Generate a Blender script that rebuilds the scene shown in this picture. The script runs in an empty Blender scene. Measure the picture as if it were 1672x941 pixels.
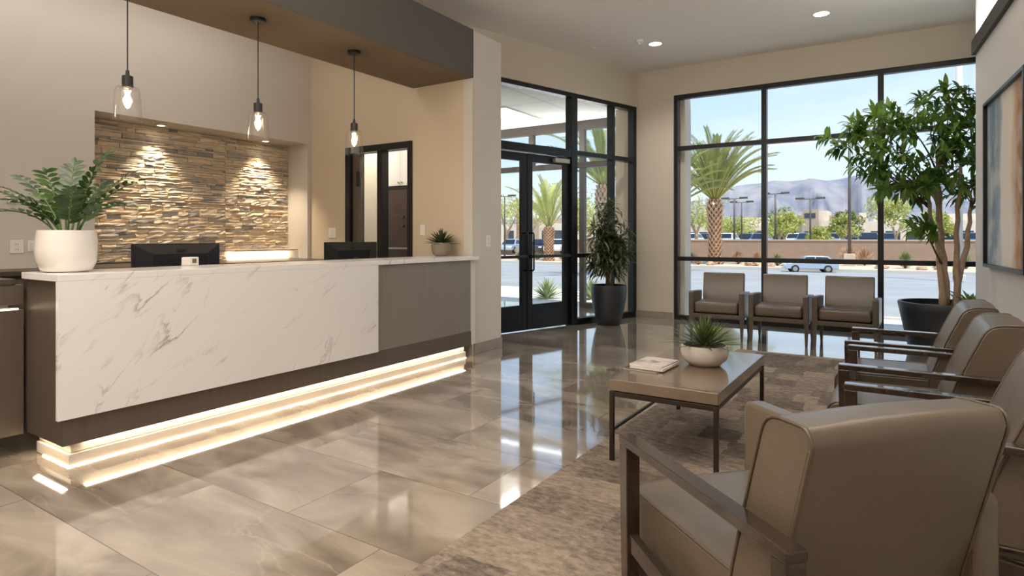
import bpy, bmesh, math, random
from mathutils import Vector, Matrix
R = random.Random(7)
scene = bpy.context.scene
COL = scene.collection
PI = math.pi
# ------------------------------------------------------------------ camera, sky, sun, exposure
FPX, CX, HY, EYE = 989.0, 836.0, 388.0, 1.3
TH = math.atan2(1473 - CX, FPX)
CT, ST = math.cos(TH), math.sin(TH)
cam_d = bpy.data.cameras.new('camera'); cam = bpy.data.objects.new('camera', cam_d); COL.objects.link(cam)
cam.location = (0, 0, EYE); cam.rotation_euler = (PI / 2, 0, TH)
cam_d.sensor_width = 36; cam_d.lens = FPX / 1672 * 36; cam_d.shift_y = -(470.5 - HY) / 1672
cam_d.clip_start = 0.05; cam_d.clip_end = 3000
scene.camera = cam
vs = scene.view_settings
vs.view_transform = 'Standard'; vs.look = 'None'; vs.gamma = 1; vs.use_curve_mapping = False
vs.exposure = 0.22
cy = scene.cycles
cy.use_denoising = True; cy.sample_clamp_indirect = 6; cy.caustics_reflective = False; cy.caustics_refractive = False
cy.max_bounces = 10; cy.diffuse_bounces = 5; cy.glossy_bounces = 5; cy.transparent_max_bounces = 24

def lin(r, g, b):
    f = lambda c: (c / 255 / 12.92) if c <= 10 else ((c / 255 + .055) / 1.055) ** 2.4
    return (f(r), f(g), f(b), 1)

world = bpy.data.worlds.new('sky'); scene.world = world; world.use_nodes = True
nt = world.node_tree; nt.nodes.clear()
wo = nt.nodes.new('ShaderNodeOutputWorld'); bg = nt.nodes.new('ShaderNodeBackground')
tc = nt.nodes.new('ShaderNodeTexCoord'); sx = nt.nodes.new('ShaderNodeSeparateXYZ')
rp = nt.nodes.new('ShaderNodeValToRGB')
el = rp.color_ramp.elements
el[0].position = 0.0; el[0].color = lin(232, 240, 247)
el[1].position = 1.0; el[1].color = lin(110, 165, 225)
e_ = el.new(.12); e_.color = lin(208, 227, 246)
e_ = el.new(.32); e_.color = lin(164, 199, 237)
ns = nt.nodes.new('ShaderNodeTexNoise'); ns.inputs['Scale'].default_value = 2.2; ns.inputs['Detail'].default_value = 5
mp = nt.nodes.new('ShaderNodeMapping'); mp.inputs['Scale'].default_value = (1, 1, 4)
cr = nt.nodes.new('ShaderNodeValToRGB'); cr.color_ramp.elements[0].position = .52; cr.color_ramp.elements[1].position = .75
cr.color_ramp.elements[1].color = (.45, .45, .45, 1)
mx = nt.nodes.new('ShaderNodeMix'); mx.data_type = 'RGBA'
L = nt.links.new
L(tc.outputs['Generated'], sx.inputs[0]); L(sx.outputs['Z'], rp.inputs[0])
L(tc.outputs['Generated'], mp.inputs[0]); L(mp.outputs[0], ns.inputs['Vector']); L(ns.outputs[0], cr.inputs[0])
L(cr.outputs[0], mx.inputs[0]); L(rp.outputs[0], mx.inputs[6]); mx.inputs[7].default_value = lin(246, 249, 252)
L(mx.outputs[2], bg.inputs[0]); bg.inputs[1].default_value = 1.15; L(bg.outputs[0], wo.inputs[0])

def light(name, kind, loc, power, color=(1, .93, .84), rot=(0, 0, 0), **k):
    d = bpy.data.lights.new(name, kind); d.energy = power; d.color = color
    for a, v in k.items(): setattr(d, a, v)
    o = bpy.data.objects.new(name, d); COL.objects.link(o); o.location = loc; o.rotation_euler = rot
    return o
def aim(o, d):
    o.rotation_euler = Vector(d).to_track_quat('-Z', 'Y').to_euler()
sun = light('sun', 'SUN', (0, 0, 30), 5.2, (1, .95, .87), angle=.01); aim(sun, (-.28, .27, -.92))
# added unseen fills that brighten the ceiling, behind the camera and above the soffit
light('rear_fill', 'AREA', (-2.9, -.9, 2.4), 330, (1, .97, .94), (PI, 0, 0), shape='RECTANGLE', size=3.6, size_y=1.8)
light('soffit_fill', 'AREA', (-4.43, .2, 3.63), 18, (1, .96, .92), (PI, 0, 0), shape='RECTANGLE', size=.7, size_y=5.0)
aim(light('porch_fill', 'AREA', (-6.6, 10.0, 2.74), 40, (1, .98, .95), shape='RECTANGLE', size=4.5, size_y=.1), (0, -.5, 1))  # unseen fill added to brighten the vestibule ceiling
WARM = (1, .80, .58); NEUT = (1, .95, .89)
light('rail_fill', 'AREA', (.74, 3.9, 3.27), 75, (1, .97, .93), (PI, 0, math.atan2(.066, .998)), shape='RECTANGLE', size=.12, size_y=7.0)  # added fill above the picture rail, brightens ceiling and upper wall
# added unseen area fills at ceiling height, all out of view
for x, y, p in ((-2.6, .6, 45), (-5.6, -.6, 12)):
    light('ceiling_fill', 'AREA', (x, y, 3.96), p, NEUT, shape='RECTANGLE', size=1.6, size_y=1.2)
light('ceiling_fill', 'AREA', (-5.7, 3.0, 3.96), 14, NEUT, shape='RECTANGLE', size=.8, size_y=2.5)

# ------------------------------------------------------------------ mesh helpers
class MB:
    def __init__(s): s.v = []; s.f = []; s.t = None
    def add(s, vs_, fs):
        n = len(s.v); s.v += [tuple(p) for p in vs_]; s.f += [tuple(i + n for i in f) for f in fs]; return s
    def box(s, x0, x1, y0, y1, z0, z1, m=None):
        p = [(x, y, z) for z in (z0, z1) for y in (y0, y1) for x in (x0, x1)]
        if m: p = [m @ Vector(q) for q in p]
        return s.add(p, [(0, 2, 3, 1), (4, 5, 7, 6), (0, 1, 5, 4), (2, 6, 7, 3), (0, 4, 6, 2), (1, 3, 7, 5)])
    def bar(s, a, b, w, h=None, up=(0, 0, 1), w2=None, h2=None):
        a, b = Vector(a), Vector(b); h = h or w; w2 = w2 or w; h2 = h2 or (h if w2 == w else h * w2 / w)
        d = (b - a).normalized(); u = Vector(up)
        if abs(d.dot(u)) > .98: u = Vector((1, 0, 0))
        sd = d.cross(u).normalized(); u = sd.cross(d)
        p = []
        for c, ww, hh in ((a, w, h), (b, w2, h2)):
            for i, j in ((-1, -1), (1, -1), (1, 1), (-1, 1)): p.append(c + sd * (i * ww / 2) + u * (j * hh / 2))
        return s.add(p, [(0, 1, 2, 3), (7, 6, 5, 4), (0, 4, 5, 1), (1, 5, 6, 2), (2, 6, 7, 3), (3, 7, 4, 0)])
    def tube(s, pts, r, n=10, closed=False, cap=True):
        pts = [Vector(p) for p in pts]; k = len(pts)
        rs = r if isinstance(r, (list, tuple)) else [r] * k
        vs_, fs = [], []; prev = None
        for i, p in enumerate(pts):
            if closed: d = pts[(i + 1) % k] - pts[i - 1]
            else: d = pts[min(i + 1, k - 1)] - pts[max(i - 1, 0)]
            d.normalize()
            if prev is None:
                u = Vector((0, 0, 1)) if abs(d.z) < .9 else Vector((1, 0, 0)); u = (u - d * u.dot(d)).normalized()
            else:
                u = prev - d * prev.dot(d); u.normalize()
            prev = u; w = d.cross(u)
            for j in range(n):
                a = 2 * PI * j / n; vs_.append(p + (u * math.cos(a) + w * math.sin(a)) * rs[i])
        for i in range(k if closed else k - 1):
            i2 = (i + 1) % k
            for j in range(n):
                fs.append((i * n + j, i * n + (j + 1) % n, i2 * n + (j + 1) % n, i2 * n + j))
        if cap and not closed:
            fs.append(tuple(range(n - 1, -1, -1))); fs.append(tuple((k - 1) * n + j for j in range(n)))
        return s.add(vs_, fs)
    def lathe(s, prof, n=32, c=(0, 0, 0), closed=False):
        vs_, fs = [], []; k = len(prof)
        for r, z in prof:
            for j in range(n):
                a = 2 * PI * j / n; vs_.append((c[0] + r * math.cos(a), c[1] + r * math.sin(a), c[2] + z))
        for i in range(k if closed else k - 1):
            i2 = (i + 1) % k
            for j in range(n): fs.append((i * n + j, i * n + (j + 1) % n, i2 * n + (j + 1) % n, i2 * n + j))
        if not closed:
            if prof[0][0] > 1e-4: fs.append(tuple(range(n - 1, -1, -1)))
            if prof[-1][0] > 1e-4: fs.append(tuple((k - 1) * n + j for j in range(n)))
        return s.add(vs_, fs)
    def prism(s, poly, d0, d1, f):
        """poly of (a, b); f(a, b, d) gives the point."""
        n = len(poly)
        vs_ = [f(a, b, d0) for a, b in poly] + [f(a, b, d1) for a, b in poly]
        return s.add(vs_, [tuple(range(n - 1, -1, -1)), tuple(range(n, 2 * n))] +
                     [(i, (i + 1) % n, n + (i + 1) % n, n + i) for i in range(n)])
    def leaf(s, base, d, up, ln, w, droop=.3, n=4, fold=.25, shape=.45):
        base = Vector(base); d = Vector(d).normalized(); up = Vector(up)
        sd = d.cross(up)
        if sd.length < 1e-3: sd = d.cross(Vector((1, 0, .2)))
        sd.normalize(); up = sd.cross(d)
        p = base.copy(); vs_, fs = [], []
        for i in range(n + 1):
            t = i / n
            ww = w / 2 * (math.sin(PI * min(1, t ** (.69 / -math.log(shape)) if t > 0 else 0)) ** .8 if 0 < t < 1 else (.12 if t == 0 else 0.02))
            vs_ += [p + sd * ww + up * ww * fold, p.copy(), p - sd * ww + up * ww * fold]
            st = ln / n; p = p + d * st
            d = (d + Vector((0, 0, -droop / n))).normalized(); up = sd.cross(d)
        for i in range(n):
            a = i * 3; fs += [(a, a + 1, a + 4, a + 3), (a + 1, a + 2, a + 5, a + 4)]
        return s.add(vs_, fs)
    def build(s, name, mat, parent=None, smooth=False, bevel=0, seg=2, sub=0, ang=None):
        me = bpy.data.meshes.new(name); me.from_pydata([tuple(p) for p in s.v], [], s.f); me.update()
        o = bpy.data.objects.new(name, me); COL.objects.link(o)
        me.materials.append(mat)
        if smooth:
            for p in me.polygons: p.use_smooth = True
            if ang:
                me.set_sharp_from_angle(angle=ang)
        if bevel:
            m = o.modifiers.new('bevel', 'BEVEL'); m.width = bevel; m.segments = seg; m.limit_method = 'ANGLE'; m.angle_limit = .6
        if sub:
            m = o.modifiers.new('sub', 'SUBSURF'); m.levels = sub; m.render_levels = sub
        if parent: o.parent = parent
        return o
def thing(name, label, cat, loc=(0, 0, 0), rz=0, group=None):
    o = bpy.data.objects.new(name, None); COL.objects.link(o); o.location = loc; o.rotation_euler = (0, 0, rz)
    o.empty_display_size = .1
    return tag(o, label, cat, group)
def tag(o, label, cat, group=None):
    o['label'] = label; o['category'] = cat
    if group: o['group'] = group
    return o
def struct(o): o['kind'] = 'structure'; return o
def root(name, loc=(0, 0, 0), rz=0):
    o = bpy.data.objects.new(name, None); COL.objects.link(o); o.location = loc; o.rotation_euler = (0, 0, rz); o.empty_display_size = .1
    return struct(o)
def dup(src, loc, rz, label, group=None):
    def cp(o, par):
        c = o.copy(); COL.objects.link(c)
        if par is not None: c.parent = par
        for ch in o.children: cp(ch, c)
        return c
    r = cp(src, None); r.location = loc; r.rotation_euler = (0, 0, rz); r['label'] = label
    if group: r['group'] = group
    return r
def rounded(w, h, r, n=5):
    out = []
    for cx_, cy_, a0 in ((w / 2 - r, h / 2 - r, 0), (-w / 2 + r, h / 2 - r, 90), (-w / 2 + r, -h / 2 + r, 180), (w / 2 - r, -h / 2 + r, 270)):
        for i in range(n + 1):
            a = math.radians(a0 + 90 * i / n); out.append((cx_ + r * math.cos(a), cy_ + r * math.sin(a)))
    return out

# ------------------------------------------------------------------ materials
MAT = {}
def mat(name, color, rough=.5, metal=0, spec=.5, bump=None, var=None, coat=0, emit=0, ecol=None):
    """var = (scale, amount): soft noise variation of the colour; bump = (scale, strength)"""
    m = bpy.data.materials.new(name); m.use_nodes = True; MAT[name] = m
    n = m.node_tree.nodes; b = n['Principled BSDF']; l = m.node_tree.links.new
    b.inputs['Base Color'].default_value = color; b.inputs['Roughness'].default_value = rough
    b.inputs['Metallic'].default_value = metal; b.inputs['Specular IOR Level'].default_value = spec
    b.inputs['Coat Weight'].default_value = coat; b.inputs['Coat Roughness'].default_value = .05
    t = n.new('ShaderNodeTexCoord')
    if var:
        ns_ = n.new('ShaderNodeTexNoise'); ns_.inputs['Scale'].default_value = var[0]; ns_.inputs['Detail'].default_value = 4
        r_ = n.new('ShaderNodeValToRGB')
        a = var[1]
        r_.color_ramp.elements[0].position = .3; r_.color_ramp.elements[1].position = .7
        r_.color_ramp.elements[0].color = tuple(c * (1 - a) for c in color[:3]) + (1,)
        r_.color_ramp.elements[1].color = tuple(min(1, c * (1 + a)) for c in color[:3]) + (1,)
        l(t.outputs['Object'], ns_.inputs['Vector']); l(ns_.outputs[0], r_.inputs[0]); l(r_.outputs[0], b.inputs['Base Color'])
    if bump:
        nb = n.new('ShaderNodeTexNoise'); nb.inputs['Scale'].default_value = bump[0]; nb.inputs['Detail'].default_value = 5
        bp = n.new('ShaderNodeBump'); bp.inputs['Strength'].default_value = bump[1]; bp.inputs['Distance'].default_value = .01
        l(t.outputs['Object'], nb.inputs['Vector']); l(nb.outputs[0], bp.inputs['Height']); l(bp.outputs[0], b.inputs['Normal'])
    if emit:
        b.inputs['Emission Color'].default_value = ecol or color; b.inputs['Emission Strength'].default_value = emit
    return m
def nodes(m): return m.node_tree.nodes, m.node_tree.links.new, m.node_tree.nodes['Principled BSDF']
def ramp(n, stops):
    r_ = n.new('ShaderNodeValToRGB'); e = r_.color_ramp.elements
    e[0].position, e[0].color = stops[0]; e[1].position, e[1].color = stops[-1]
    for p, c in stops[1:-1]:
        x = e.new(p); x.color = c
    return r_
def mixc(n, l, fac, a, b, mode='MIX'):
    x = n.new('ShaderNodeMix'); x.data_type = 'RGBA'; x.blend_type = mode
    for i, v in ((0, fac), (6, a), (7, b)):
        if hasattr(v, 'is_output'): l(v, x.inputs[i])
        else: x.inputs[i].default_value = v
    return x.outputs[2]

mat('wall_paint', lin(206, 200, 191), .75, bump=(180, .03))
mat('warm_lit_paint', lin(206, 190, 166), .75, bump=(180, .03))  # warm lamplight put into the wall paint's colour
mat('window_wall_paint', lin(205, 194, 177), .75, bump=(180, .03))
mat('right_wall_paint', lin(210, 207, 204), .75, bump=(180, .03))
mat('ceiling_paint', lin(236, 230, 222), .85)
mat('fascia_paint', lin(84, 81, 76), .6)
mat('soffit_paint', lin(112, 97, 77), .65)
mat('black_metal', lin(30, 30, 31), .35, .3, bump=(300, .02))
mat('dark_trim', lin(52, 49, 46), .5)
mat('bronze_wood', lin(58, 46, 37), .24, .2, var=(9, .25), bump=(60, .04), coat=.8)
mat('table_top', lin(118, 100, 83), .26, 0, .6, var=(6, .08), coat=.6)
mat('table_metal', lin(60, 51, 44), .32, .6)
mat('chair_frame', lin(92, 82, 71), .4, .15, var=(8, .12))
mat('black_plastic', lin(20, 20, 22), .38)
mat('dark_plastic', lin(42, 42, 45), .4)
mat('white_plastic', lin(232, 228, 220), .4)
mat('grey_plastic', lin(150, 148, 142), .4)
mat('white_ceramic', lin(232, 226, 217), .18, coat=.4, var=(3, .03))
mat('matte_ceramic', lin(205, 198, 188), .55, bump=(40, .08), var=(6, .05))
mat('grey_pot', lin(140, 128, 112), .4, var=(5, .08))
mat('black_pot', lin(44, 47, 51), .42, bump=(120, .02))
mat('soil', lin(66, 48, 34), .95, bump=(60, .8), var=(30, .4))
mat('mulch', lin(110, 80, 56), .95, bump=(40, .9), var=(30, .5))
mat('led', (1, .86, .66, 1), .5, emit=3.2, ecol=(1, .82, .58, 1))
mat('led_soft', (1, .86, .66, 1), .5, emit=3.2, ecol=(1, .82, .58, 1))
mat('lamp_lens', (1, .95, .88, 1), .5, emit=14, ecol=(1, .90, .76, 1))
mat('filament', (1, .8, .5, 1), .5, emit=60, ecol=(1, .66, .30, 1))
mat('troffer', (1, 1, 1, 1), .5, emit=2.2, ecol=(1, .98, .94, 1))
mat('plinth_white', lin(224, 214, 198), .4)
mat('chrome', lin(190, 188, 184), .18, 1)
mat('brass_dark', lin(120, 104, 84), .3, .8)
mat('stone_base', lin(150, 140, 127), .3, var=(5, .15))
mat('dark_counter', lin(70, 62, 54), .35, var=(12, .12))
mat('brown_door', lin(74, 56, 44), .5, var=(7, .2))
mat('white_cabinet', lin(232, 230, 224), .4)
mat('office_wall', lin(226, 214, 194), .7)
mat('paper', lin(225, 220, 212), .7)
mat('stucco', lin(196, 178, 160), .9, var=(3, .08), bump=(20, .3))
mat('garden_wall', lin(150, 128, 112), .9, var=(2, .08), bump=(20, .3))
mat('cap_stone', lin(196, 178, 158), .9)
mat('building_wall', lin(222, 206, 188), .9, var=(.5, .04))
mat('building_tan', lin(176, 156, 138), .9)
mat('building_glass', lin(60, 68, 74), .15)
mat('asphalt', lin(150, 150, 152), .85, var=(.5, .1), bump=(8, .3))
mat('sidewalk', lin(214, 206, 196), .9, var=(1.5, .06))
mat('gravel', lin(206, 180, 154), .95, var=(4, .2), bump=(12, .8))
mat('kerb_concrete', lin(200, 194, 186), .9)
mat('lot_asphalt', lin(170, 166, 160), .9)
mat('car_silver', lin(176, 190, 208), .22, .35, coat=.6)
mat('car_white', lin(225, 228, 232), .25, coat=.6)
mat('car_dark', lin(42, 44, 50), .25, coat=.6)
mat('car_blue', lin(84, 104, 136), .25, .2, coat=.6)
mat('car_glass', lin(34, 40, 46), .08)
mat('tyre', lin(30, 30, 30), .8)
mat('pole_metal', lin(92, 82, 76), .5, .3)
mat('rock', lin(190, 160, 134), .95, var=(3, .2), bump=(6, .6))

def leafmat(name, c1, c2, trans=.25, rough=.4, vein=6):
    m = bpy.data.materials.new(name); m.use_nodes = True; MAT[name] = m
    n, l, b = nodes(m)
    t = n.new('ShaderNodeTexCoord'); ns_ = n.new('ShaderNodeTexNoise'); ns_.inputs['Scale'].default_value = vein
    ns_.inputs['Detail'].default_value = 3
    r_ = ramp(n, [(.32, c1), (.68, c2)])
    l(t.outputs['Object'], ns_.inputs['Vector']); l(ns_.outputs[0], r_.inputs[0]); l(r_.outputs[0], b.inputs['Base Color'])
    b.inputs['Roughness'].default_value = rough
    tr = n.new('ShaderNodeBsdfTranslucent'); ms = n.new('ShaderNodeMixShader'); ms.inputs[0].default_value = trans
    l(r_.outputs[0], tr.inputs[0]); l(b.outputs[0], ms.inputs[1]); l(tr.outputs[0], ms.inputs[2])
    l(ms.outputs[0], n['Material Output'].inputs['Surface'])
    return m
leafmat('leaf_zz', lin(28, 54, 20), lin(66, 98, 40), .15, .3, 9)
leafmat('leaf_tree', lin(64, 94, 38), lin(126, 160, 68), .45, .4, 5)
leafmat('leaf_corner', lin(60, 74, 46), lin(118, 124, 80), .3, .45, 6)
leafmat('leaf_succulent', lin(56, 72, 44), lin(112, 124, 70), .15, .4, 14)
leafmat('leaf_counter', lin(46, 58, 34), lin(84, 96, 56), .12, .45, 20)
leafmat('leaf_bright', lin(112, 150, 40), lin(160, 186, 70), .35, .4, 8)
leafmat('leaf_palm', lin(112, 126, 66), lin(180, 180, 112), .3, .5, .7)
leafmat('leaf_palo', lin(166, 172, 88), lin(212, 208, 128), .35, .6, .6)
leafmat('leaf_dark_tree', lin(92, 110, 52), lin(140, 150, 76), .3, .6, .6)
leafmat('leaf_dry', lin(176, 140, 108), lin(214, 184, 148), .3, .7, 2)
leafmat('leaf_sage', lin(120, 128, 78), lin(178, 178, 118), .3, .7, 2)
leafmat('leaf_agave', lin(128, 146, 100), lin(176, 186, 130), .15, .5, 3)
mat('bark_tree', lin(186, 158, 132), .8, bump=(40, .6), var=(14, .2))
mat('bark_dark', lin(104, 82, 58), .85, bump=(40, .6), var=(14, .3))
mat('bark_palm', lin(140, 100, 72), .9, bump=(8, .8), var=(5, .2))
mat('palm_boot', lin(206, 170, 138), .9, var=(4, .3))
mat('stem_green', lin(82, 112, 52), .5)
mat('frond_stem', lin(170, 168, 88), .6)

def glass(name, tint=(.97, .985, .98, 1), lo=.035, hi=.75):
    m = bpy.data.materials.new(name); m.use_nodes = True; MAT[name] = m
    n = m.node_tree.nodes; l = m.node_tree.links.new; n.remove(n['Principled BSDF'])
    tr = n.new('ShaderNodeBsdfTransparent'); tr.inputs[0].default_value = tint
    gl = n.new('ShaderNodeBsdfGlossy'); gl.inputs['Roughness'].default_value = .01
    fr = n.new('ShaderNodeLayerWeight'); fr.inputs[0].default_value = .25
    mr = n.new('ShaderNodeMapRange'); mr.inputs[3].default_value = lo; mr.inputs[4].default_value = hi
    pw = n.new('ShaderNodeMath'); pw.operation = 'POWER'; pw.inputs[1].default_value = 2.2
    ms = n.new('ShaderNodeMixShader')
    l(fr.outputs['Facing'], pw.inputs[0]); l(pw.outputs[0], mr.inputs[0]); l(mr.outputs[0], ms.inputs[0])
    l(tr.outputs[0], ms.inputs[1]); l(gl.outputs[0], ms.inputs[2]); l(ms.outputs[0], n['Material Output'].inputs['Surface'])
    return m
glass('window_glass', lo=.01, hi=.35)
glass('lamp_glass', (.99, .985, .975, 1), .03, .5)

def m_floor():
    m = mat('marble_tile', (.3, .25, .2, 1), .07, spec=.7, coat=.9); n, l, b = nodes(m)
    t = n.new('ShaderNodeTexCoord')
    br = n.new('ShaderNodeTexBrick'); br.offset = .5; br.inputs['Scale'].default_value = 1
    br.inputs['Brick Width'].default_value = 1.22; br.inputs['Row Height'].default_value = .61
    br.inputs['Mortar Size'].default_value = .0025; br.inputs['Mortar Smooth'].default_value = 0
    br.inputs['Color1'].default_value = (0, 0, 0, 1); br.inputs['Color2'].default_value = (1, 1, 1, 1); br.inputs['Mortar'].default_value = (.5, .5, .5, 1)
    l(t.outputs['Object'], br.inputs['Vector'])
    va = n.new('ShaderNodeVectorMath'); va.operation = 'SCALE'; va.inputs['Scale'].default_value = 37
    l(br.outputs['Color'], va.inputs[0])
    ad = n.new('ShaderNodeVectorMath'); ad.operation = 'ADD'; l(t.outputs['Object'], ad.inputs[0]); l(va.outputs[0], ad.inputs[1])
    mp_ = n.new('ShaderNodeMapping'); mp_.inputs['Rotation'].default_value = (0, 0, .5); mp_.inputs['Scale'].default_value = (1, 2.6, 1)
    l(ad.outputs[0], mp_.inputs[0])
    n1 = n.new('ShaderNodeTexNoise'); n1.inputs['Scale'].default_value = 1.1; n1.inputs['Detail'].default_value = 7; n1.inputs['Distortion'].default_value = .9
    l(mp_.outputs[0], n1.inputs['Vector'])
    r1 = ramp(n, [(.30, lin(114, 103, 91)), (.46, lin(148, 136, 122)), (.58, lin(169, 157, 142)), (.74, lin(190, 179, 165))])
    l(n1.outputs[0], r1.inputs[0])
    n2 = n.new('ShaderNodeTexNoise'); n2.inputs['Scale'].default_value = .8; n2.inputs['Detail'].default_value = 9; n2.inputs['Distortion'].default_value = .35
    l(mp_.outputs[0], n2.inputs['Vector'])
    r2 = ramp(n, [(.485, (0, 0, 0, 1)), (.5, (.8, .8, .8, 1)), (.508, (0, 0, 0, 1))]); l(n2.outputs[0], r2.inputs[0])
    n3 = n.new('ShaderNodeTexNoise'); n3.inputs['Scale'].default_value = .7; l(ad.outputs[0], n3.inputs['Vector'])
    r3 = ramp(n, [(.48, (0, 0, 0, 1)), (.66, (.55, .55, .55, 1))]); l(n3.outputs[0], r3.inputs[0])
    vf = n.new('ShaderNodeMath'); vf.operation = 'MULTIPLY'; l(r2.outputs[0], vf.inputs[0]); l(r3.outputs[0], vf.inputs[1])
    c = mixc(n, l, vf.outputs[0], r1.outputs[0], lin(200, 188, 172))
    # per-tile tone
    tone = ramp(n, [(0, (.80, .79, .78, 1)), (1, (1.1, 1.1, 1.1, 1))]); l(br.outputs['Color'], tone.inputs[0])
    c = mixc(n, l, 1.0, c, tone.outputs[0], 'MULTIPLY')
    c = mixc(n, l, br.outputs['Fac'], c, lin(112, 102, 90))
    l(c, b.inputs['Base Color'])
m_floor()
def m_carpet():
    m = mat('carpet_pile', (.2, .16, .12, 1), .95, spec=.15); n, l, b = nodes(m)
    t = n.new('ShaderNodeTexCoord')
    br = n.new('ShaderNodeTexBrick'); br.offset = .37; br.squash = .7; br.squash_frequency = 3
    br.inputs['Scale'].default_value = 1; br.inputs['Brick Width'].default_value = .25; br.inputs['Row Height'].default_value = .25
    br.inputs['Mortar Size'].default_value = 0; br.inputs['Color1'].default_value = (0, 0, 0, 1); br.inputs['Color2'].default_value = (1, 1, 1, 1)
    nd = n.new('ShaderNodeTexNoise'); nd.inputs['Scale'].default_value = 9; l(t.outputs['Object'], nd.inputs['Vector'])
    sc = n.new('ShaderNodeVectorMath'); sc.operation = 'SCALE'; sc.inputs['Scale'].default_value = .07; l(nd.outputs['Color'], sc.inputs[0])
    ad = n.new('ShaderNodeVectorMath'); ad.operation = 'ADD'; l(t.outputs['Object'], ad.inputs[0]); l(sc.outputs[0], ad.inputs[1])
    l(ad.outputs[0], br.inputs['Vector'])
    mp_ = n.new('ShaderNodeMapping'); mp_.inputs['Scale'].default_value = (1.0, 2.0, 1); l(t.outputs['Object'], mp_.inputs[0])
    n1 = n.new('ShaderNodeTexNoise'); n1.inputs['Scale'].default_value = 16; n1.inputs['Detail'].default_value = 8; n1.inputs['Roughness'].default_value = .75
    l(mp_.outputs[0], n1.inputs['Vector'])
    mm = n.new('ShaderNodeMath'); mm.operation = 'MULTIPLY_ADD'; mm.inputs[1].default_value = .30; l(br.outputs['Color'], mm.inputs[0]); l(n1.outputs[0], mm.inputs[2])
    r1 = ramp(n, [(.40, lin(80, 71, 63)), (.58, lin(116, 104, 93)), (.72, lin(144, 130, 116)), (.90, lin(172, 154, 134))])
    l(mm.outputs[0], r1.inputs[0]); l(r1.outputs[0], b.inputs['Base Color'])
    n2 = n.new('ShaderNodeTexNoise'); n2.inputs['Scale'].default_value = 160; l(mp_.outputs[0], n2.inputs['Vector'])
    mb = n.new('ShaderNodeMath'); mb.operation = 'ADD'; l(n2.outputs[0], mb.inputs[0]); l(n1.outputs[0], mb.inputs[1])
    bp = n.new('ShaderNodeBump'); bp.inputs['Strength'].default_value = .6; bp.inputs['Distance'].default_value = .006
    l(mb.outputs[0], bp.inputs['Height']); l(bp.outputs[0], b.inputs['Normal'])
m_carpet()
def m_quartz():
    m = mat('white_quartz', (.6, .58, .56, 1), .22, coat=.2); n, l, b = nodes(m)
    t = n.new('ShaderNodeTexCoord'); c = lin(234, 231, 228)
    for rot, sc_, thr, wd, dark in ((-.72, .5, .50, .005, .8), (-.60, 1.1, .53, .003, .45), (-.95, .7, .46, .003, .6)):
        mp_ = n.new('ShaderNodeMapping'); mp_.inputs['Rotation'].default_value = (rot, 0, 0); l(t.outputs['Object'], mp_.inputs[0])
        m2 = n.new('ShaderNodeMapping'); m2.inputs['Scale'].default_value = (1, .8, 3.2); l(mp_.outputs[0], m2.inputs[0])
        n1 = n.new('ShaderNodeTexNoise'); n1.inputs['Scale'].default_value = sc_; n1.inputs['Detail'].default_value = 10; n1.inputs['Roughness'].default_value = .55
        l(m2.outputs[0], n1.inputs['Vector'])
        r1 = ramp(n, [(thr - wd * 2.5, (0, 0, 0, 1)), (thr, (1, 1, 1, 1)), (thr + wd, (0, 0, 0, 1))]); l(n1.outputs[0], r1.inputs[0])
        n2 = n.new('ShaderNodeTexNoise'); n2.inputs['Scale'].default_value = 2.3; n2.inputs['Detail'].default_value = 3; l(m2.outputs[0], n2.inputs['Vector'])
        r2 = ramp(n, [(.48, (0, 0, 0, 1)), (.66, (dark, dark, dark, 1))]); l(n2.outputs[0], r2.inputs[0])
        mu = n.new('ShaderNodeMath'); mu.operation = 'MULTIPLY'; l(r1.outputs[0], mu.inputs[0]); l(r2.outputs[0], mu.inputs[1])
        c = mixc(n, l, mu.outputs[0], c, lin(140, 134, 128))
    l(c, b.inputs['Base Color'])
m_quartz()
def m_brushed():
    for nm, c1, c2 in (('brushed_panel', lin(138, 129, 119), lin(144, 135, 124)), ('dark_panel', lin(98, 87, 76), lin(104, 93, 81))):
        m = mat(nm, c1, .38, .25); n, l, b = nodes(m)
        t = n.new('ShaderNodeTexCoord'); mp_ = n.new('ShaderNodeMapping'); mp_.inputs['Scale'].default_value = (14, 14, .6); l(t.outputs['Object'], mp_.inputs[0])
        n1 = n.new('ShaderNodeTexNoise'); n1.inputs['Scale'].default_value = 3; n1.inputs['Detail'].default_value = 5; l(mp_.outputs[0], n1.inputs['Vector'])
        r1 = ramp(n, [(.3, c1), (.7, c2)]); l(n1.outputs[0], r1.inputs[0]); l(r1.outputs[0], b.inputs['Base Color'])
m_brushed()
def m_leather(nm, c, rough):
    m = mat(nm, c, rough, spec=.8, var=(2.5, .06)); n, l, b = nodes(m)
    t = n.new('ShaderNodeTexCoord'); v = n.new('ShaderNodeTexVoronoi'); v.inputs['Scale'].default_value = 260; l(t.outputs['Object'], v.inputs['Vector'])
    n1 = n.new('ShaderNodeTexNoise'); n1.inputs['Scale'].default_value = 7; l(t.outputs['Object'], n1.inputs['Vector'])
    a = n.new('ShaderNodeMath'); a.operation = 'MULTIPLY_ADD'; a.inputs[1].default_value = .12; l(v.outputs['Distance'], a.inputs[0]); l(n1.outputs[0], a.inputs[2])
    bp = n.new('ShaderNodeBump'); bp.inputs['Strength'].default_value = .25; bp.inputs['Distance'].default_value = .012; l(a.outputs[0], bp.inputs['Height']); l(bp.outputs[0], b.inputs['Normal'])
m_leather('taupe_leather', lin(97, 84, 68), .31)
m_leather('piping_leather', lin(88, 74, 59), .4)
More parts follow.
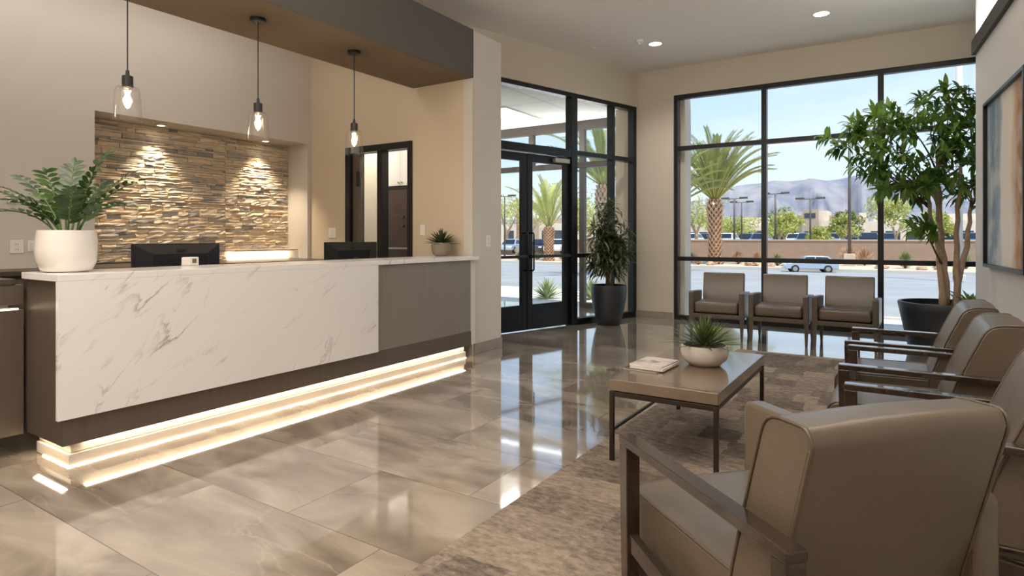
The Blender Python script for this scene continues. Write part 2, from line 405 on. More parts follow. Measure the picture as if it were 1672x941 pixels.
def m_stone():
    m = mat('ledge_stone', (.4, .3, .2, 1), .9, spec=.15, bump=(35, .35)); n, l, b = nodes(m)
    a = n.new('ShaderNodeAttribute'); a.attribute_name = 'tone'
    t = n.new('ShaderNodeTexCoord'); n1 = n.new('ShaderNodeTexNoise'); n1.inputs['Scale'].default_value = 16; n1.inputs['Detail'].default_value = 6; l(t.outputs['Object'], n1.inputs['Vector'])
    mm = n.new('ShaderNodeMath'); mm.operation = 'MULTIPLY_ADD'; mm.inputs[1].default_value = .35; mm.inputs[2].default_value = -.17; l(n1.outputs[0], mm.inputs[0])
    ad = n.new('ShaderNodeMath'); ad.operation = 'ADD'; l(mm.outputs[0], ad.inputs[0]); l(a.outputs['Fac'], ad.inputs[1])
    r1 = ramp(n, [(0, lin(150, 146, 140)), (.2, lin(184, 176, 165)), (.45, lin(208, 195, 174)), (.7, lin(222, 205, 178)), (.88, lin(212, 184, 148)), (1, lin(232, 219, 196))])
    l(ad.outputs[0], r1.inputs[0]); l(r1.outputs[0], b.inputs['Base Color'])
m_stone()
def m_paint():
    m = mat('abstract_canvas', (.5, .5, .5, 1), .6); n, l, b = nodes(m)
    t = n.new('ShaderNodeTexCoord'); s_ = n.new('ShaderNodeSeparateXYZ'); l(t.outputs['Generated'], s_.inputs[0])
    n1 = n.new('ShaderNodeTexNoise'); n1.inputs['Scale'].default_value = 3; n1.inputs['Detail'].default_value = 6; l(t.outputs['Generated'], n1.inputs['Vector'])
    mm = n.new('ShaderNodeMath'); mm.operation = 'MULTIPLY_ADD'; mm.inputs[1].default_value = .22; l(n1.outputs[0], mm.inputs[0])
    sub_ = n.new('ShaderNodeMath'); sub_.operation = 'SUBTRACT'; sub_.inputs[1].default_value = .11; iv = n.new('ShaderNodeMath'); iv.operation = 'SUBTRACT'; iv.inputs[0].default_value = 1; l(s_.outputs['X'], iv.inputs[1]); l(iv.outputs[0], sub_.inputs[0]); l(sub_.outputs[0], mm.inputs[2])
    r1 = ramp(n, [(0, lin(140, 90, 52)), (.20, lin(168, 124, 82)), (.30, lin(212, 182, 148)), (.36, lin(232, 222, 208)), (.58, lin(226, 220, 212)), (.64, lin(150, 166, 178)), (.82, lin(104, 124, 142)), (1, lin(150, 166, 178))])
    l(mm.outputs[0], r1.inputs[0])
    n2 = n.new('ShaderNodeTexNoise'); n2.inputs['Scale'].default_value = 5; n2.inputs['Detail'].default_value = 8; l(t.outputs['Generated'], n2.inputs['Vector'])
    r2 = ramp(n, [(.45, (0, 0, 0, 1)), (.62, (.5, .5, .5, 1))]); l(n2.outputs[0], r2.inputs[0])
    l(mixc(n, l, r2.outputs[0], r1.outputs[0], lin(222, 220, 214)), b.inputs['Base Color'])
m_paint()
def m_cover():
    m = mat('printed_cover', (.8, .8, .8, 1), .3); n, l, b = nodes(m)
    t = n.new('ShaderNodeTexCoord'); n1 = n.new('ShaderNodeTexNoise'); n1.inputs['Scale'].default_value = 2.6; n1.inputs['Detail'].default_value = 4; l(t.outputs['Generated'], n1.inputs['Vector'])
    r1 = ramp(n, [(.33, lin(110, 104, 104)), (.42, lin(196, 186, 182)), (.55, lin(222, 217, 213)), (.62, lin(226, 198, 166)), (.68, lin(215, 208, 206))]); l(n1.outputs[0], r1.inputs[0]); l(r1.outputs[0], b.inputs['Base Color'])
m_cover()
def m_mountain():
    m = mat('hazed_rock', (.4, .4, .45, 1), 1, spec=0); n, l, b = nodes(m)
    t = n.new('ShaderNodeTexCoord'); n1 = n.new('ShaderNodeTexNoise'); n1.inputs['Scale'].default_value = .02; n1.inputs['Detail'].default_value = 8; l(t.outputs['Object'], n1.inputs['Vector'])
    r1 = ramp(n, [(.35, lin(116, 121, 136)), (.65, lin(152, 149, 153))]); l(n1.outputs[0], r1.inputs[0]); l(r1.outputs[0], b.inputs['Base Color'])  # distance haze painted into the rock as blue-grey
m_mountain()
def m_panels():
    m = mat('ceiling_panel', (.8, .8, .8, 1), .8); n, l, b = nodes(m)
    t = n.new('ShaderNodeTexCoord'); br = n.new('ShaderNodeTexBrick'); br.offset = 0; br.inputs['Scale'].default_value = 1
    br.inputs['Brick Width'].default_value = 1.2; br.inputs['Row Height'].default_value = 1.2; br.inputs['Mortar Size'].default_value = .006
    br.inputs['Color1'].default_value = lin(232, 230, 226); br.inputs['Color2'].default_value = lin(228, 226, 222); br.inputs['Mortar'].default_value = lin(150, 148, 144)
    l(t.outputs['Object'], br.inputs['Vector']); l(br.outputs['Color'], b.inputs['Base Color'])
m_panels()
# ------------------------------------------------------------------ the setting
struct(MB().box(-8.2, 2.2, -3.2, 9.62, -.1, 0).box(-9.5, -3.75, 9.62, 10.3, -.1, 0).build('floor', MAT['marble_tile']))
struct(MB().box(-9.5, 2.2, -3.2, 9.75, 4.0, 4.2).build('ceiling', MAT['ceiling_paint']))
w = MB()
w.box(-6.9, -6.71, -3.2, 2.80, 0, 4.0); w.box(-6.9, -6.71, 2.80, 5.40, 2.557, 4.0)
w.box(-7.35, -6.9, 2.70, 2.80, .0, 2.65); w.box(-7.35, -6.9, 2.80, 5.35, 2.557, 2.65); w.box(-7.35, -7.17, 2.80, 5.35, 0, 2.557)
w.box(-7.35, -6.712, 5.35, 5.46, 0, 2.557)
struct(w.build('wall_left', MAT['wall_paint']))
w = MB()
w.box(-6.71, -6.02, 5.40, 5.52, 0, 4.0); w.box(-6.02, -5.6, 5.40, 5.52, 2.45, 4.0); w.box(-5.6, -4.88, 5.40, 5.52, 2.45, 3.6); w.box(-4.88, -4.12, 5.40, 5.52, 0, 3.6)
struct(w.build('wall_desk_end', MAT['warm_lit_paint']))
struct(MB().box(-4.12, -4.0, 5.4, 5.97, 0, 3.6).box(-4.75, -4.12, 5.85, 5.97, 0, 3.6).build('wall_pier', MAT['wall_paint']))
struct(MB().box(-4.87, -4.0, -3.0, 5.4, 3.067, 3.12).build('trim_soffit', MAT['soffit_paint']))
struct(MB().box(-4.0, -3.985, -3.0, 5.4, 3.067, 3.6).box(-4.87, -4.85, -3.0, 5.4, 3.12, 3.6).box(-4.85, -4.0, -3.0, 5.4, 3.58, 3.6).build('trim_fascia', MAT['fascia_paint']))
# entrance wall frame of reference: local x runs from the far right end towards the camera, local y points indoors
EA = math.atan2(-.957, -.289)
ENT = Vector((-3.685, 9.48, 0))
EM = Matrix.Translation(ENT) @ Matrix.Rotation(EA, 4, 'Z')
# local +y after rotation by EA points to (0.957,-0.289): indoors
w = MB(); w.box(-.05, 4.2, -.14, .04, 3.44, 4.0, EM); w.box(3.32, 4.2, -.14, .04, 0, 3.44, EM)
struct(w.build('wall_entrance', MAT['window_wall_paint']))
w = MB(); w.box(-3.72, -3.05, 9.47, 9.64, 0, 4.0); w.box(-3.05, 1.55, 9.47, 9.64, 3.555, 4.0)
struct(w.build('wall_window', MAT['window_wall_paint']))
struct(MB().box(-4.12, -3.74, 9.66, 10.3, 0, 4.0).box(-4.12, -3.2, 10.1, 10.3, 3.6, 4.0).build('wall_porch', MAT['building_wall']))
# right wall (slightly splayed)
RWA = math.atan2(-.998, .066)            # local x from far end towards the camera
RM = Matrix.Translation((.61, 7.5, 0)) @ Matrix.Rotation(RWA, 4, 'Z')   # local +y = to the right (behind the wall)
struct(MB().box(0, 10.8, 0, .2, 0, 4.0, RM).build('wall_right', MAT['right_wall_paint']))
struct(MB().box(0, 10.8, -.035, .0, 3.1, 3.24, RM).build('trim_picture_rail', MAT['dark_trim']))
struct(MB().box(1.55, 1.7, 7.3, 9.64, 0, 4.0).box(.84, 1.55, 7.3, 7.42, 0, 4.0).build('wall_alcove', MAT['right_wall_paint']))
struct(MB().box(-6.9, 2.2, -3.35, -3.2, 0, 4.0).build('wall_back', MAT['wall_paint']))
# baseboards
struct(MB().box(-3.70, -3.06, 9.455, 9.468, 0, .11).build('baseboard_window', MAT['stone_base'], bevel=.003))
struct(MB().box(-3.998, -3.985, 5.42, 5.975, 0, .12).build('baseboard_pier', MAT['stone_base'], bevel=.003))
struct(MB().box(0, 10.5, -.014, -.001, 0, .11, RM).build('baseboard_right', MAT['stone_base'], bevel=.003))
struct(MB().box(-3.2, -2.93, 9.66, 10.0, -.03, 4.0).build('wall_porch_column', MAT['building_wall']))
# vestibule beyond the entrance
struct(MB().prism([(-9.5, 6.03), (-4.86, 6.03), (-3.90, 9.20), (-3.90, 9.62), (-4.12, 9.66), (-4.12, 10.3), (-9.5, 10.3)], 3.47, 3.5, lambda a, b_, d: (a, b_, d)).build('ceiling_vestibule', MAT['ceiling_panel']))

# ---- stone cladding of the niche
sv, sf, st = [], [], []
rr = random.Random(3)
def stone_rows(y0, y1, z0, z1):
    z = z0
    while z < z1 - .004:
        h = min(rr.choice((.022, .028, .034, .04, .05)), z1 - z)
        y = y0 - rr.uniform(0, .12)
        while y < y1:
            wd = rr.uniform(.09, .34); a, b_ = max(y, y0), min(y + wd, y1)
            if b_ - a > .01:
                dpt = rr.uniform(.0, .02); hh = h
                n = len(sv); k = max(2, int((b_ - a) / .05))
                tone = rr.choice((.05, .18, .3, .45, .5, .6, .65, .7, .8, .95)) + rr.uniform(-.06, .06)
                # irregular front face
                for i in range(k + 1):
                    yy = a + (b_ - a) * i / k
                    for zz in (z + .0015, z + hh * .5, z + hh - .0015):
                        sv.append((-7.135 + dpt + rr.uniform(-.006, .006) + (.004 if abs(zz - z - hh * .5) < 1e-6 else 0), yy - (.001 if i == k else -.001 if i == 0 else 0), zz + (rr.uniform(-.002, .002) if 0 < i < k else 0)))
                nb = len(sv)
                for i in range(k):
                    for j in range(2):
                        sf.append((n + i * 3 + j, n + (i + 1) * 3 + j, n + (i + 1) * 3 + j + 1, n + i * 3 + j + 1)); st.append(tone)
                # returns to the wall
                ring = [n + i * 3 for i in range(k + 1)] + [n + k * 3 + 1, n + k * 3 + 2] + [n + i * 3 + 2 for i in range(k - 1, -1, -1)] + [n + 1]
                for q in ring: sv.append((-7.168, sv[q][1], sv[q][2]))
                for i in range(len(ring)):
                    i2 = (i + 1) % len(ring); sf.append((ring[i2], ring[i], nb + i, nb + i2)); st.append(tone)
            y += wd
        z += h
stone_rows(2.803, 4.43, 1.03, 2.555)
stone_rows(4.43, 5.348, 1.15, 2.555)
me = bpy.data.meshes.new('stone_cladding'); me.from_pydata(sv, [], sf); me.materials.append(MAT['ledge_stone'])
at_ = me.attributes.new('tone', 'FLOAT', 'FACE')
for i, t_ in enumerate(st): at_.data[i].value = t_
so = bpy.data.objects.new('wall_stone_cladding', me); COL.objects.link(so); struct(so)

# ---- window_1 : big curtain window
win = root('window_1', (0, 9.47, 0))
xs = (-3.05, -1.707, -.241, 1.225, 1.55)
f = MB()
f.box(-3.05, 1.55, .02, .12, 3.49, 3.555); f.box(-3.05, 1.55, .02, .12, 0, .07); f.box(-3.05, -2.99, .02, .12, .07, 3.49); f.box(1.49, 1.55, .02, .12, .07, 3.49)
f.build('window_frame', MAT['black_metal'], win, bevel=.004)
for x in xs[1:4]: MB().box(x - .035, x + .035, .0, .12, .07, 3.49).build('mullion', MAT['black_metal'], win, bevel=.004)
for z in (2.71, .965): MB().box(-2.99, 1.49, .015, .115, z - .033, z + .033).build('transom', MAT['black_metal'], win, bevel=.004)
for i in range(4):
    a = xs[i] + .04; b_ = xs[i + 1] - .04
    for z0, z1 in ((.07, .935), (.995, 2.68), (2.74, 3.49)):
        MB().box(a, b_, .06, .068, z0, z1).build('glass_pane', MAT['window_glass'], win)

# ---- window_2 : entrance storefront
st_ = root('window_2', ENT, EA)
def stile(p, x0, x1, z0, z1, nm='mullion', y0=-.1, y1=.02): return MB().box(x0, x1, y0, y1, z0, z1).build(nm, MAT['black_metal'], p, bevel=.004)
f = MB(); f.box(.0, 3.36, -.1, .02, 3.38, 3.44); f.box(.0, .08, -.1, .02, 0, 3.38); f.box(.08, 1.42, -.1, .02, 0, .09)
f.build('window_frame', MAT['black_metal'], st_, bevel=.004)
stile(st_, .545, .605, .09, 3.38); stile(st_, 1.42, 1.54, 0, 3.38, y1=.035)
f = MB(); f.box(1.54, 3.36, -.1, .03, 2.49, 2.60); f.build('door_header', MAT['black_metal'], st_, bevel=.004)
stile(st_, .08, 1.42, 2.53, 2.60, 'transom'); stile(st_, .08, 1.42, 1.0, 1.06, 'transom')
stile(st_, 3.32, 3.36, 0, 2.49)
for a, b_, z0, z1 in ((.08, .545, .09, 1.0), (.08, .545, 1.06, 2.53), (.08, .545, 2.60, 3.38), (.605, 1.42, .09, 1.0), (.605, 1.42, 1.06, 2.53), (.605, 1.42, 2.60, 3.38), (1.54, 3.32, 2.60, 3.38)):
    MB().box(a, b_, -.045, -.037, z0, z1).build('glass_pane', MAT['window_glass'], st_)
# door leaves
def leaf_door(nm, x0, x1, hinge_lo):
    d = root(nm, ENT, EA)
    s0 = .10; z0, z1 = .012, 2.475
    f = MB(); f.box(x0, x0 + s0, -.07, -.02, z0, z1); f.box(x1 - s0, x1, -.07, -.02, z0, z1)
    f.box(x0 + s0, x1 - s0, -.07, -.02, z1 - .115, z1); f.box(x0 + s0, x1 - s0, -.07, -.02, z0, .36)
    f.build('door_frame', MAT['black_metal'], d, bevel=.004)
    MB().box(x0 + s0, x1 - s0, -.049, -.041, .36, z1 - .115).build('glass_pane', MAT['window_glass'], d)
    f = MB(); f.box(x0 + .03, x1 - .03, .03, .055, 1.015, 1.055)
    for x in (x0 + .05, x1 - .05): f.box(x - .02, x + .02, -.02, .035, 1.01, 1.06)
    f.build('push_bar', MAT['dark_plastic'], d, bevel=.006)
    hx = (x1 - .05) if hinge_lo else (x0 + .05)
    MB().tube([(hx, -.02, 1.36), (hx, .05, 1.36), (hx, .06, 1.34), (hx, .06, .86), (hx, .05, .84), (hx, -.02, .84)], .012, 10).build('pull_handle', MAT['black_metal'], d, smooth=True)
    cx0 = x0 + .04 if hinge_lo else x1 - .34
    c = MB().box(cx0, cx0 + .30, -.02, .045, z1 - .09, z1 - .025).build('door_closer', MAT['grey_plastic'], d, bevel=.006)
    MB().bar((cx0 + .05, .02, z1 - .01), (cx0 + .42 if hinge_lo else cx0 - .1, .02, z1 + .015), .03, .012).build('closer_arm', MAT['dark_plastic'], c)
    return d
leaf_door('door_1', 1.55, 2.375, True); leaf_door('door_2', 2.385, 3.31, False)
# vestibule outer screen
ve = root('window_3', (0, 10.2, 0))
f = MB(); f.box(-9.5, -4.12, -.06, .06, 3.30, 3.47); f.box(-9.5, -4.12, -.06, .06, 2.60, 2.70); f.box(-9.5, -7.3, -.06, .06, 0, .09); f.box(-5.0, -4.12, -.06, .06, 0, .09)
f.build('window_frame', MAT['pole_metal'], ve, bevel=.004)
for x in (-6.10, -7.3, -5.0): MB().box(x - .05, x + .05, -.05, .05, .0 if x != -6.10 else 2.7, 3.30).build('mullion', MAT['pole_metal'], ve)
for a, b_, z0, z1 in ((-9.5, -7.35, 2.7, 3.3), (-7.25, -6.15, 2.7, 3.3), (-6.05, -5.05, 2.7, 3.3), (-4.95, -4.12, 2.7, 3.3), (-4.95, -4.12, .09, 2.6), (-9.5, -7.35, .09, 2.6)):
    MB().box(a, b_, -.004, .004, z0, z1).build('glass_pane', MAT['window_glass'], ve)
tf = thing('troffer_light', 'bright square light panel in the white ceiling beyond the entrance', 'ceiling light', (-5.83, 8.97, 3.47))
MB().box(-.32, .32, -.62, -.59, -.02, 0).box(-.32, .32, .59, .62, -.02, 0).box(-.32, -.29, -.59, .59, -.02, 0).box(.29, .32, -.59, .59, -.02, 0).build('frame', MAT['white_plastic'], tf)
MB().box(-.29, .29, -.59, .59, -.012, -.002).build('diffuser', MAT['troffer'], tf)
# ---- interior doorway behind the desk
dr = root('door_3', (0, 5.4, 0))
f = MB(); f.box(-6.02, -5.93, -.02, .14, 0, 2.45); f.box(-4.95, -4.88, -.02, .14, 0, 2.45); f.box(-5.93, -4.95, -.02, .14, 2.37, 2.45)
f.build('door_frame', MAT['black_metal'], dr, bevel=.004)
MB().box(-5.47, -5.385, 0, .12, 0, 2.37).build('mullion', MAT['black_metal'], dr, bevel=.004)
d_ = MB().box(-5.93, -5.80, .03, .11, .01, 2.37).build('door_leaf', MAT['dark_panel'], dr, bevel=.004)
MB().box(-5.835, -5.79, .0, .03, 1.95, 2.14).build('hinge', MAT['black_metal'], d_, bevel=.003)
MB().box(-5.80, -5.47, .06, .066, 0, 2.37).build('glass_pane', MAT['window_glass'], dr)
# office beyond
struct(MB().box(-8.2, -6.42, 6.4, 6.5, 0, 3.2).box(-6.42, -5.2, 7.1, 7.2, 0, 3.2).box(-8.2, -8.1, 5.52, 6.4, 0, 3.2).build('wall_office', MAT['office_wall']))
struct(MB().box(-8.2, -5.2, 5.52, 7.2, 2.85, 2.95).build('ceiling_office', MAT['ceiling_paint']))
cb = thing('wall_cabinet', 'white two-door wall cabinet high in the back office, above the brown door', 'cabinet', (-6.05, 6.42, 2.04))
MB().box(-.35, .6, .04, .6, 0, .62).build('body', MAT['white_cabinet'], cb)
for a, b_ in ((-.35, -.002), (.002, .6)):
    dd = MB().box(a, b_, .015, .04, .005, .615).build('door', MAT['white_cabinet'], cb, bevel=.003)
    kx = -.03 if a < -.1 else .03
    MB().box(kx - .012, kx + .012, -.005, .015, .04, .06).build('knob', MAT['grey_plastic'], dd)
    MB().box(kx - .03, kx + .03, .0, .015, .54, .57).build('catch', MAT['grey_plastic'], dd)
d4 = root('door_4', (-6.05, 6.45, 0))
MB().box(-.38, .62, -.01, .02, 2.0, 2.04).box(-.38, -.34, -.01, .02, 0, 2.0).build('door_frame', MAT['black_metal'], d4)
MB().box(-.34, .6, .0, .05, .01, 2.0).build('door_leaf', MAT['brown_door'], d4)
MB().box(-.33, .3, -.05, -.02, 1.13, 1.16).box(-.32, -.28, -.03, 0, 1.12, 1.17).box(.25, .29, -.03, 0, 1.12, 1.17).build('push_bar', MAT['chrome'], d4, bevel=.004)
for z in (1.47, 1.6): MB().tube([(.05, .0, z), (.05, -.03, z)], .018, 10).build('lock', MAT['brass_dark'], d4)
light('office_lamp', 'AREA', (-6.6, 5.95, 2.83), 11, (1, .95, .86), shape='RECTANGLE', size=.5, size_y=.4)
light('office_lamp', 'AREA', (-5.3, 6.2, 2.83), 11, (1, .95, .86), shape='RECTANGLE', size=.5, size_y=.4)
light('porch_lamp', 'AREA', (-5.83, 8.97, 3.44), 10, (1, .97, .92), shape='RECTANGLE', size=.55, size_y=1.1)

# ------------------------------------------------------------------ carpet
tag(MB().box(-1.6, .35, 1.0, 7.32, .0, .008).box(-1.6, 1.0, -2.6, 1.0, 0, .008).build('carpet', MAT['carpet_pile']), 'grey-brown patchwork carpet inset in the tile floor under the seating', 'carpet')

# ------------------------------------------------------------------ reception desk
desk = thing('reception_desk', 'long reception desk with white marble front and grey panel end', 'reception desk', (-3.9, 1.477, 0))
# local: x toward the room (0 = marble face), y along the desk 0..3.92
MB().box(-.5, 0, -.03, 3.915, 1.055, 1.095).build('countertop', MAT['white_quartz'], desk, bevel=.003)
MB().box(-.03, 0, -.03, 2.394, .285, 1.055).build('marble_front', MAT['white_quartz'], desk, bevel=.002)
MB().box(-.10, -.025, 0, 3.80, .133, .285).box(-.10, -.032, 0, 2.394, .285, 1.05).build('lower_fascia', MAT['dark_panel'], desk, bevel=.002)
MB().box(-.10, -.03, 2.396, 3.80, .285, 1.055).build('metal_panel', MAT['brushed_panel'], desk, bevel=.002)
MB().box(-.09, -.045, 3.80, 3.90, .133, 1.055).build('end_panel', MAT['plinth_white'], desk)
MB().box(-.56, -.10, .002, .03, .133, 1.055).build('side_panel', MAT['dark_panel'], desk, bevel=.002)
MB().box(-.5, -.075, .06, 3.74, .075, .132).build('plinth', MAT['plinth_white'], desk)
MB().box(-.5, -.06, .045, 3.75, .004, .07).build('toe_kick', MAT['plinth_white'], desk, bevel=.003)
MB().box(-.059, -.053, .034, 3.75, .001, .007).box(-.4, -.06, .038, .044, .001, .007).build('lower_light_strip', MAT['led'], desk)
MB().box(-1.3, -.46, .05, 3.85, .72, .75).build('work_surface', MAT['dark_counter'], desk)
MB().box(-.48, -.10, .05, 3.85, .14, 1.05).build('carcass', MAT['dark_panel'], desk)
for y in (2.2, 3.4, 4.6):
    light('desk_strip_glow', 'AREA', (-3.955, y, .128), 1.6, WARM, shape='RECTANGLE', size=.04, size_y=1.2)
aim(light('desk_strip_glow', 'AREA', (-4.15, 1.50, .125), .6, WARM, shape='RECTANGLE', size=.4, size_y=.03), (0, -.4, -1))

wing = thing('side_counter', 'brown side counter with dark top and lit slot, left of the desk', 'counter', (-4.4, -1.2, 0))
MB().box(-2.3, .0, 0, 2.62, 1.02, 1.055).box(-2.3, -1.7, 2.62, 2.72, 1.0, 1.055).build('countertop', MAT['dark_counter'], wing, bevel=.003)
MB().box(-.05, -.005, 0, 2.66, .905, 1.02).build('upper_panel', MAT['dark_panel'], wing, bevel=.002)
MB().box(-.05, -.005, 0, 2.66, .13, .87).build('lower_panel', MAT['dark_panel'], wing, bevel=.002)
MB().box(-.5, -.05, .02, 2.60, .13, 1.02).build('carcass', MAT['dark_panel'], wing)
MB().box(-.046, -.02, .05, 2.64, .871, .879).build('light_strip', MAT['led'], wing)
back = thing('back_counter', 'dark back counter running under the stone niche behind the desk', 'counter', (-6.7, 1.5, 0))
MB().box(-.0, .55, .04, 3.86, .98, 1.02).box(-.42, .0, 1.31, 3.845, .98, 1.02).build('countertop', MAT['dark_counter'], back, bevel=.003)
MB().box(.0, .5, .04, 3.86, 0, .98).build('cabinet_body', MAT['dark_panel'], back)
MB().box(-.41, -.38, 2.95, 3.83, 1.02, 1.125).build('light_box', MAT['led_soft'], back)
MB().box(-.44, -.20, 2.93, 3.84, 1.125, 1.145).build('shelf', MAT['warm_lit_paint'], back)

# ------------------------------------------------------------------ niche and ceiling lights
def downlight(loc, r, label, cat='recessed light', grp=None, power=0, rot=None, spot=1.2, blend=.5, col=WARM):
    t_ = thing('recessed_light', label, cat, loc, 0, grp)
    MB().lathe([(r, 0), (r + .018, -.001), (r + .02, -.008), (r, -.01)], 32, closed=True).build('trim_ring', MAT['white_plastic'], t_, smooth=True)
    MB().lathe([(0.0001, -.004), (r, -.004), (r, -.001), (0.0001, -.001)], 32).build('lens', MAT['lamp_lens'], t_)
    if power:
        s_ = light('downlight', 'SPOT', (loc[0], loc[1], loc[2] - .03), power, col, spot_size=spot, spot_blend=blend, shadow_soft_size=.03)
    return t_
downlight((-6.95, 3.56, 2.556), .04, 'small recessed spotlight in the niche ceiling, nearer the white planter', grp='niche spotlights', power=110, spot=1.5, blend=.9)
downlight((-6.95, 4.88, 2.556), .04, 'small recessed spotlight in the niche ceiling, nearer the doorway', grp='niche spotlights', power=110, spot=1.5, blend=.9)
def at_z(px, py, z):
    a, b_ = (px - CX) / FPX, (HY - py) / FPX; k = (z - EYE) / b_
    return ((a * CT - ST) * k, (a * ST + CT) * k, z)
downlight(at_z(1341, 22, 4.0), .085, 'round recessed ceiling light nearer the right wall', grp='ceiling downlights', power=80, spot=2.4, blend=.8, col=NEUT)
downlight(at_z(1070, 71, 4.0), .085, 'round recessed ceiling light beside the smoke detector', grp='ceiling downlights', power=80, spot=2.4, blend=.8, col=NEUT)
p = at_z(1044, 66, 4.0)
sd_ = thing('smoke_detector', 'small white smoke detector on the ceiling beside a recessed light', 'smoke detector', p)
MB().lathe([(.055, 0), (.055, -.02), (.045, -.03), (.02, -.03)], 28).build('base', MAT['white_plastic'], sd_, smooth=True)
MB().lathe([(.02, -.03), (.025, -.045), (.012, -.06), (.0001, -.06)], 20).build('sensor', MAT['white_plastic'], sd_, smooth=True)
p = at_z(966, 78, 4.0)
tag(MB().lathe([(.06, 0), (.058, -.008), (.0001, -.01)], 28, c=p).build('ceiling_cover_plate', MAT['white_plastic'], smooth=True), 'flat round white cover plate on the ceiling above the entrance', 'cover plate')

# ------------------------------------------------------------------ pendants
def pendant(loc, label):
    t_ = thing('pendant_lamp', label, 'pendant lamp', loc, 0, 'glass pendants over the desk')
    MB().lathe([(.062, 0), (.062, -.022), (.055, -.03), (.0001, -.03)], 32).build('ceiling_canopy', MAT['black_metal'], t_, smooth=True, ang=.6)
    MB().tube([(0, 0, -.02), (0, 0, -.66)], .0045, 8).build('cord', MAT['black_plastic'], t_)
    MB().lathe([(.0001, -.64), (.01, -.645), (.012, -.675), (.033, -.685), (.034, -.755), (.03, -.76), (.0001, -.76)], 24).build('socket', MAT['black_metal'], t_, smooth=True, ang=.6)
    MB().lathe([(.028, -.752), (.06, -.755), (.072, -.765), (.076, -.79), (.088, -.985), (.085, -.985), (.073, -.79), (.069, -.768), (.058, -.759), (.028, -.756)], 40, closed=True).build('glass_shade', MAT['lamp_glass'], t_, smooth=True, ang=.8)
    b_ = MB().lathe([(.012, -.76), (.014, -.775), (.026, -.81), (.03, -.85), (.026, -.885), (.012, -.905), (.0001, -.908)], 24).build('bulb', MAT['lamp_glass'], t_, smooth=True)
    f_ = MB()
    for j in range(6):
        a = j * PI / 3; c_, s_ = math.cos(a) * .010, math.sin(a) * .010
        f_.tube([(c_, s_, -.785), (c_ * 1.5, s_ * 1.5, -.88)], .0022, 6)
    f_.build('filament', MAT['filament'], b_)
    light('pendant_glow', 'POINT', (loc[0], loc[1], loc[2] - .835), 7, (1, .74, .46), shadow_soft_size=.03)
pendant((-4.37, 2.02, 3.067), 'clear glass pendant with black cord over the desk, above the white planter')
pendant((-4.37, 3.0, 3.067), 'clear glass pendant with black cord over the desk, middle of the three')
pendant((-4.37, 4.02, 3.067), 'clear glass pendant with black cord over the desk, in front of the doorway')

# ------------------------------------------------------------------ monitors and small desk objects
def monitor(loc, rz, w_, label):
    t_ = thing('computer_monitor', label, 'monitor', loc, rz, 'desk monitors')
    h_ = .50; z0 = .06; k = w_ / 2
    # local: back faces +x, width along y
    poly = [(-.022, z0), (0, z0), (.004, z0 + .01), (.004, h_ - .01), (0, h_), (-.022, h_)]
    MB().box(-.02, .006, -k, k, z0, h_).build('screen_bezel', MAT['black_plastic'], t_, bevel=.004)
    b_ = MB(); fr = [(.006, -k + .01, z0 + .01), (.006, k - .01, z0 + .01), (.006, k - .01, h_ - .008), (.006, -k + .01, h_ - .008)]
    ba = [(.045, -k * .62, z0 + .10), (.045, k * .62, z0 + .10), (.04, k * .62, h_ - .085), (.04, -k * .62, h_ - .085)]
    b_.add(fr + ba, [(0, 1, 5, 4), (1, 2, 6, 5), (2, 3, 7, 6), (3, 0, 4, 7), (4, 5, 6, 7)])
    b_.build('back_shell', MAT['black_plastic'], t_, bevel=.004)
    MB().box(.04, .0455, -.035, .035, h_ - .062, h_ - .048).build('badge', MAT['dark_plastic'], t_)
    MB().box(.042, .085, -.035, .035, .0, .34).build('stand_neck', MAT['dark_plastic'], t_, bevel=.004)
    MB().box(-.06, .14, -.12, .12, .0, .012).build('stand_base', MAT['black_plastic'], t_, bevel=.004)
    return t_
monitor((-4.98, 2.69, .752), math.radians(3), .73, 'wide black computer monitor seen from behind, in front of the stone niche')
monitor((-4.95, 4.52, .752), math.radians(-4), .68, 'black computer monitor seen from behind, in front of the doorway')
t_ = thing('card_holder', 'small cream box standing on the counter before the nearer monitor', 'box', (-4.36, 2.44, 1.0955), math.radians(20))
MB().box(-.035, .035, -.048, .048, 0, .062).build('body', MAT['paper'], t_, bevel=.006)
MB().box(.035, .0365, -.02, .02, .018, .05).build('badge', MAT['brass_dark'], t_)

def wall_plate(name, label, M4, w_, h_, kind):
    t_ = thing(name, label, 'outlet' if kind == 'outlet' else ('thermostat' if kind == 'thermo' else 'light switch'))
    t_.matrix_world = M4
    MB().box(-w_ / 2, w_ / 2, 0, .008, -h_ / 2, h_ / 2).build('plate', MAT['white_plastic'], t_, bevel=.003)
    if kind == 'outlet':
        for s in (-1, 1):
            o = MB().box(-.018, .018, .008, .011, s * h_ * .2 - .016, s * h_ * .2 + .016).build('socket', MAT['white_plastic'], t_, bevel=.004)
            MB().box(-.009, -.006, .0105, .0115, s * h_ * .2 - .008, s * h_ * .2 + .006).box(.006, .009, .0105, .0115, s * h_ * .2 - .008, s * h_ * .2 + .006).build('slot', MAT['dark_plastic'], o)
    elif kind == 'thermo':
        MB().box(-w_ * .42, w_ * .42, .008, .02, -h_ * .38, h_ * .42).build('body', MAT['white_plastic'], t_, bevel=.004)
        MB().box(-w_ * .28, w_ * .28, .02, .021, -.005, h_ * .3).build('display', MAT['grey_plastic'], t_)
    else:
        n_ = max(1, round(w_ / .07))
        for i in range(n_):
            c_ = (i - (n_ - 1) / 2) * .045
            MB().box(c_ - .016, c_ + .016, .008, .012, -.033, .033).build('rocker', MAT['white_plastic'], t_, bevel=.002)
    return t_
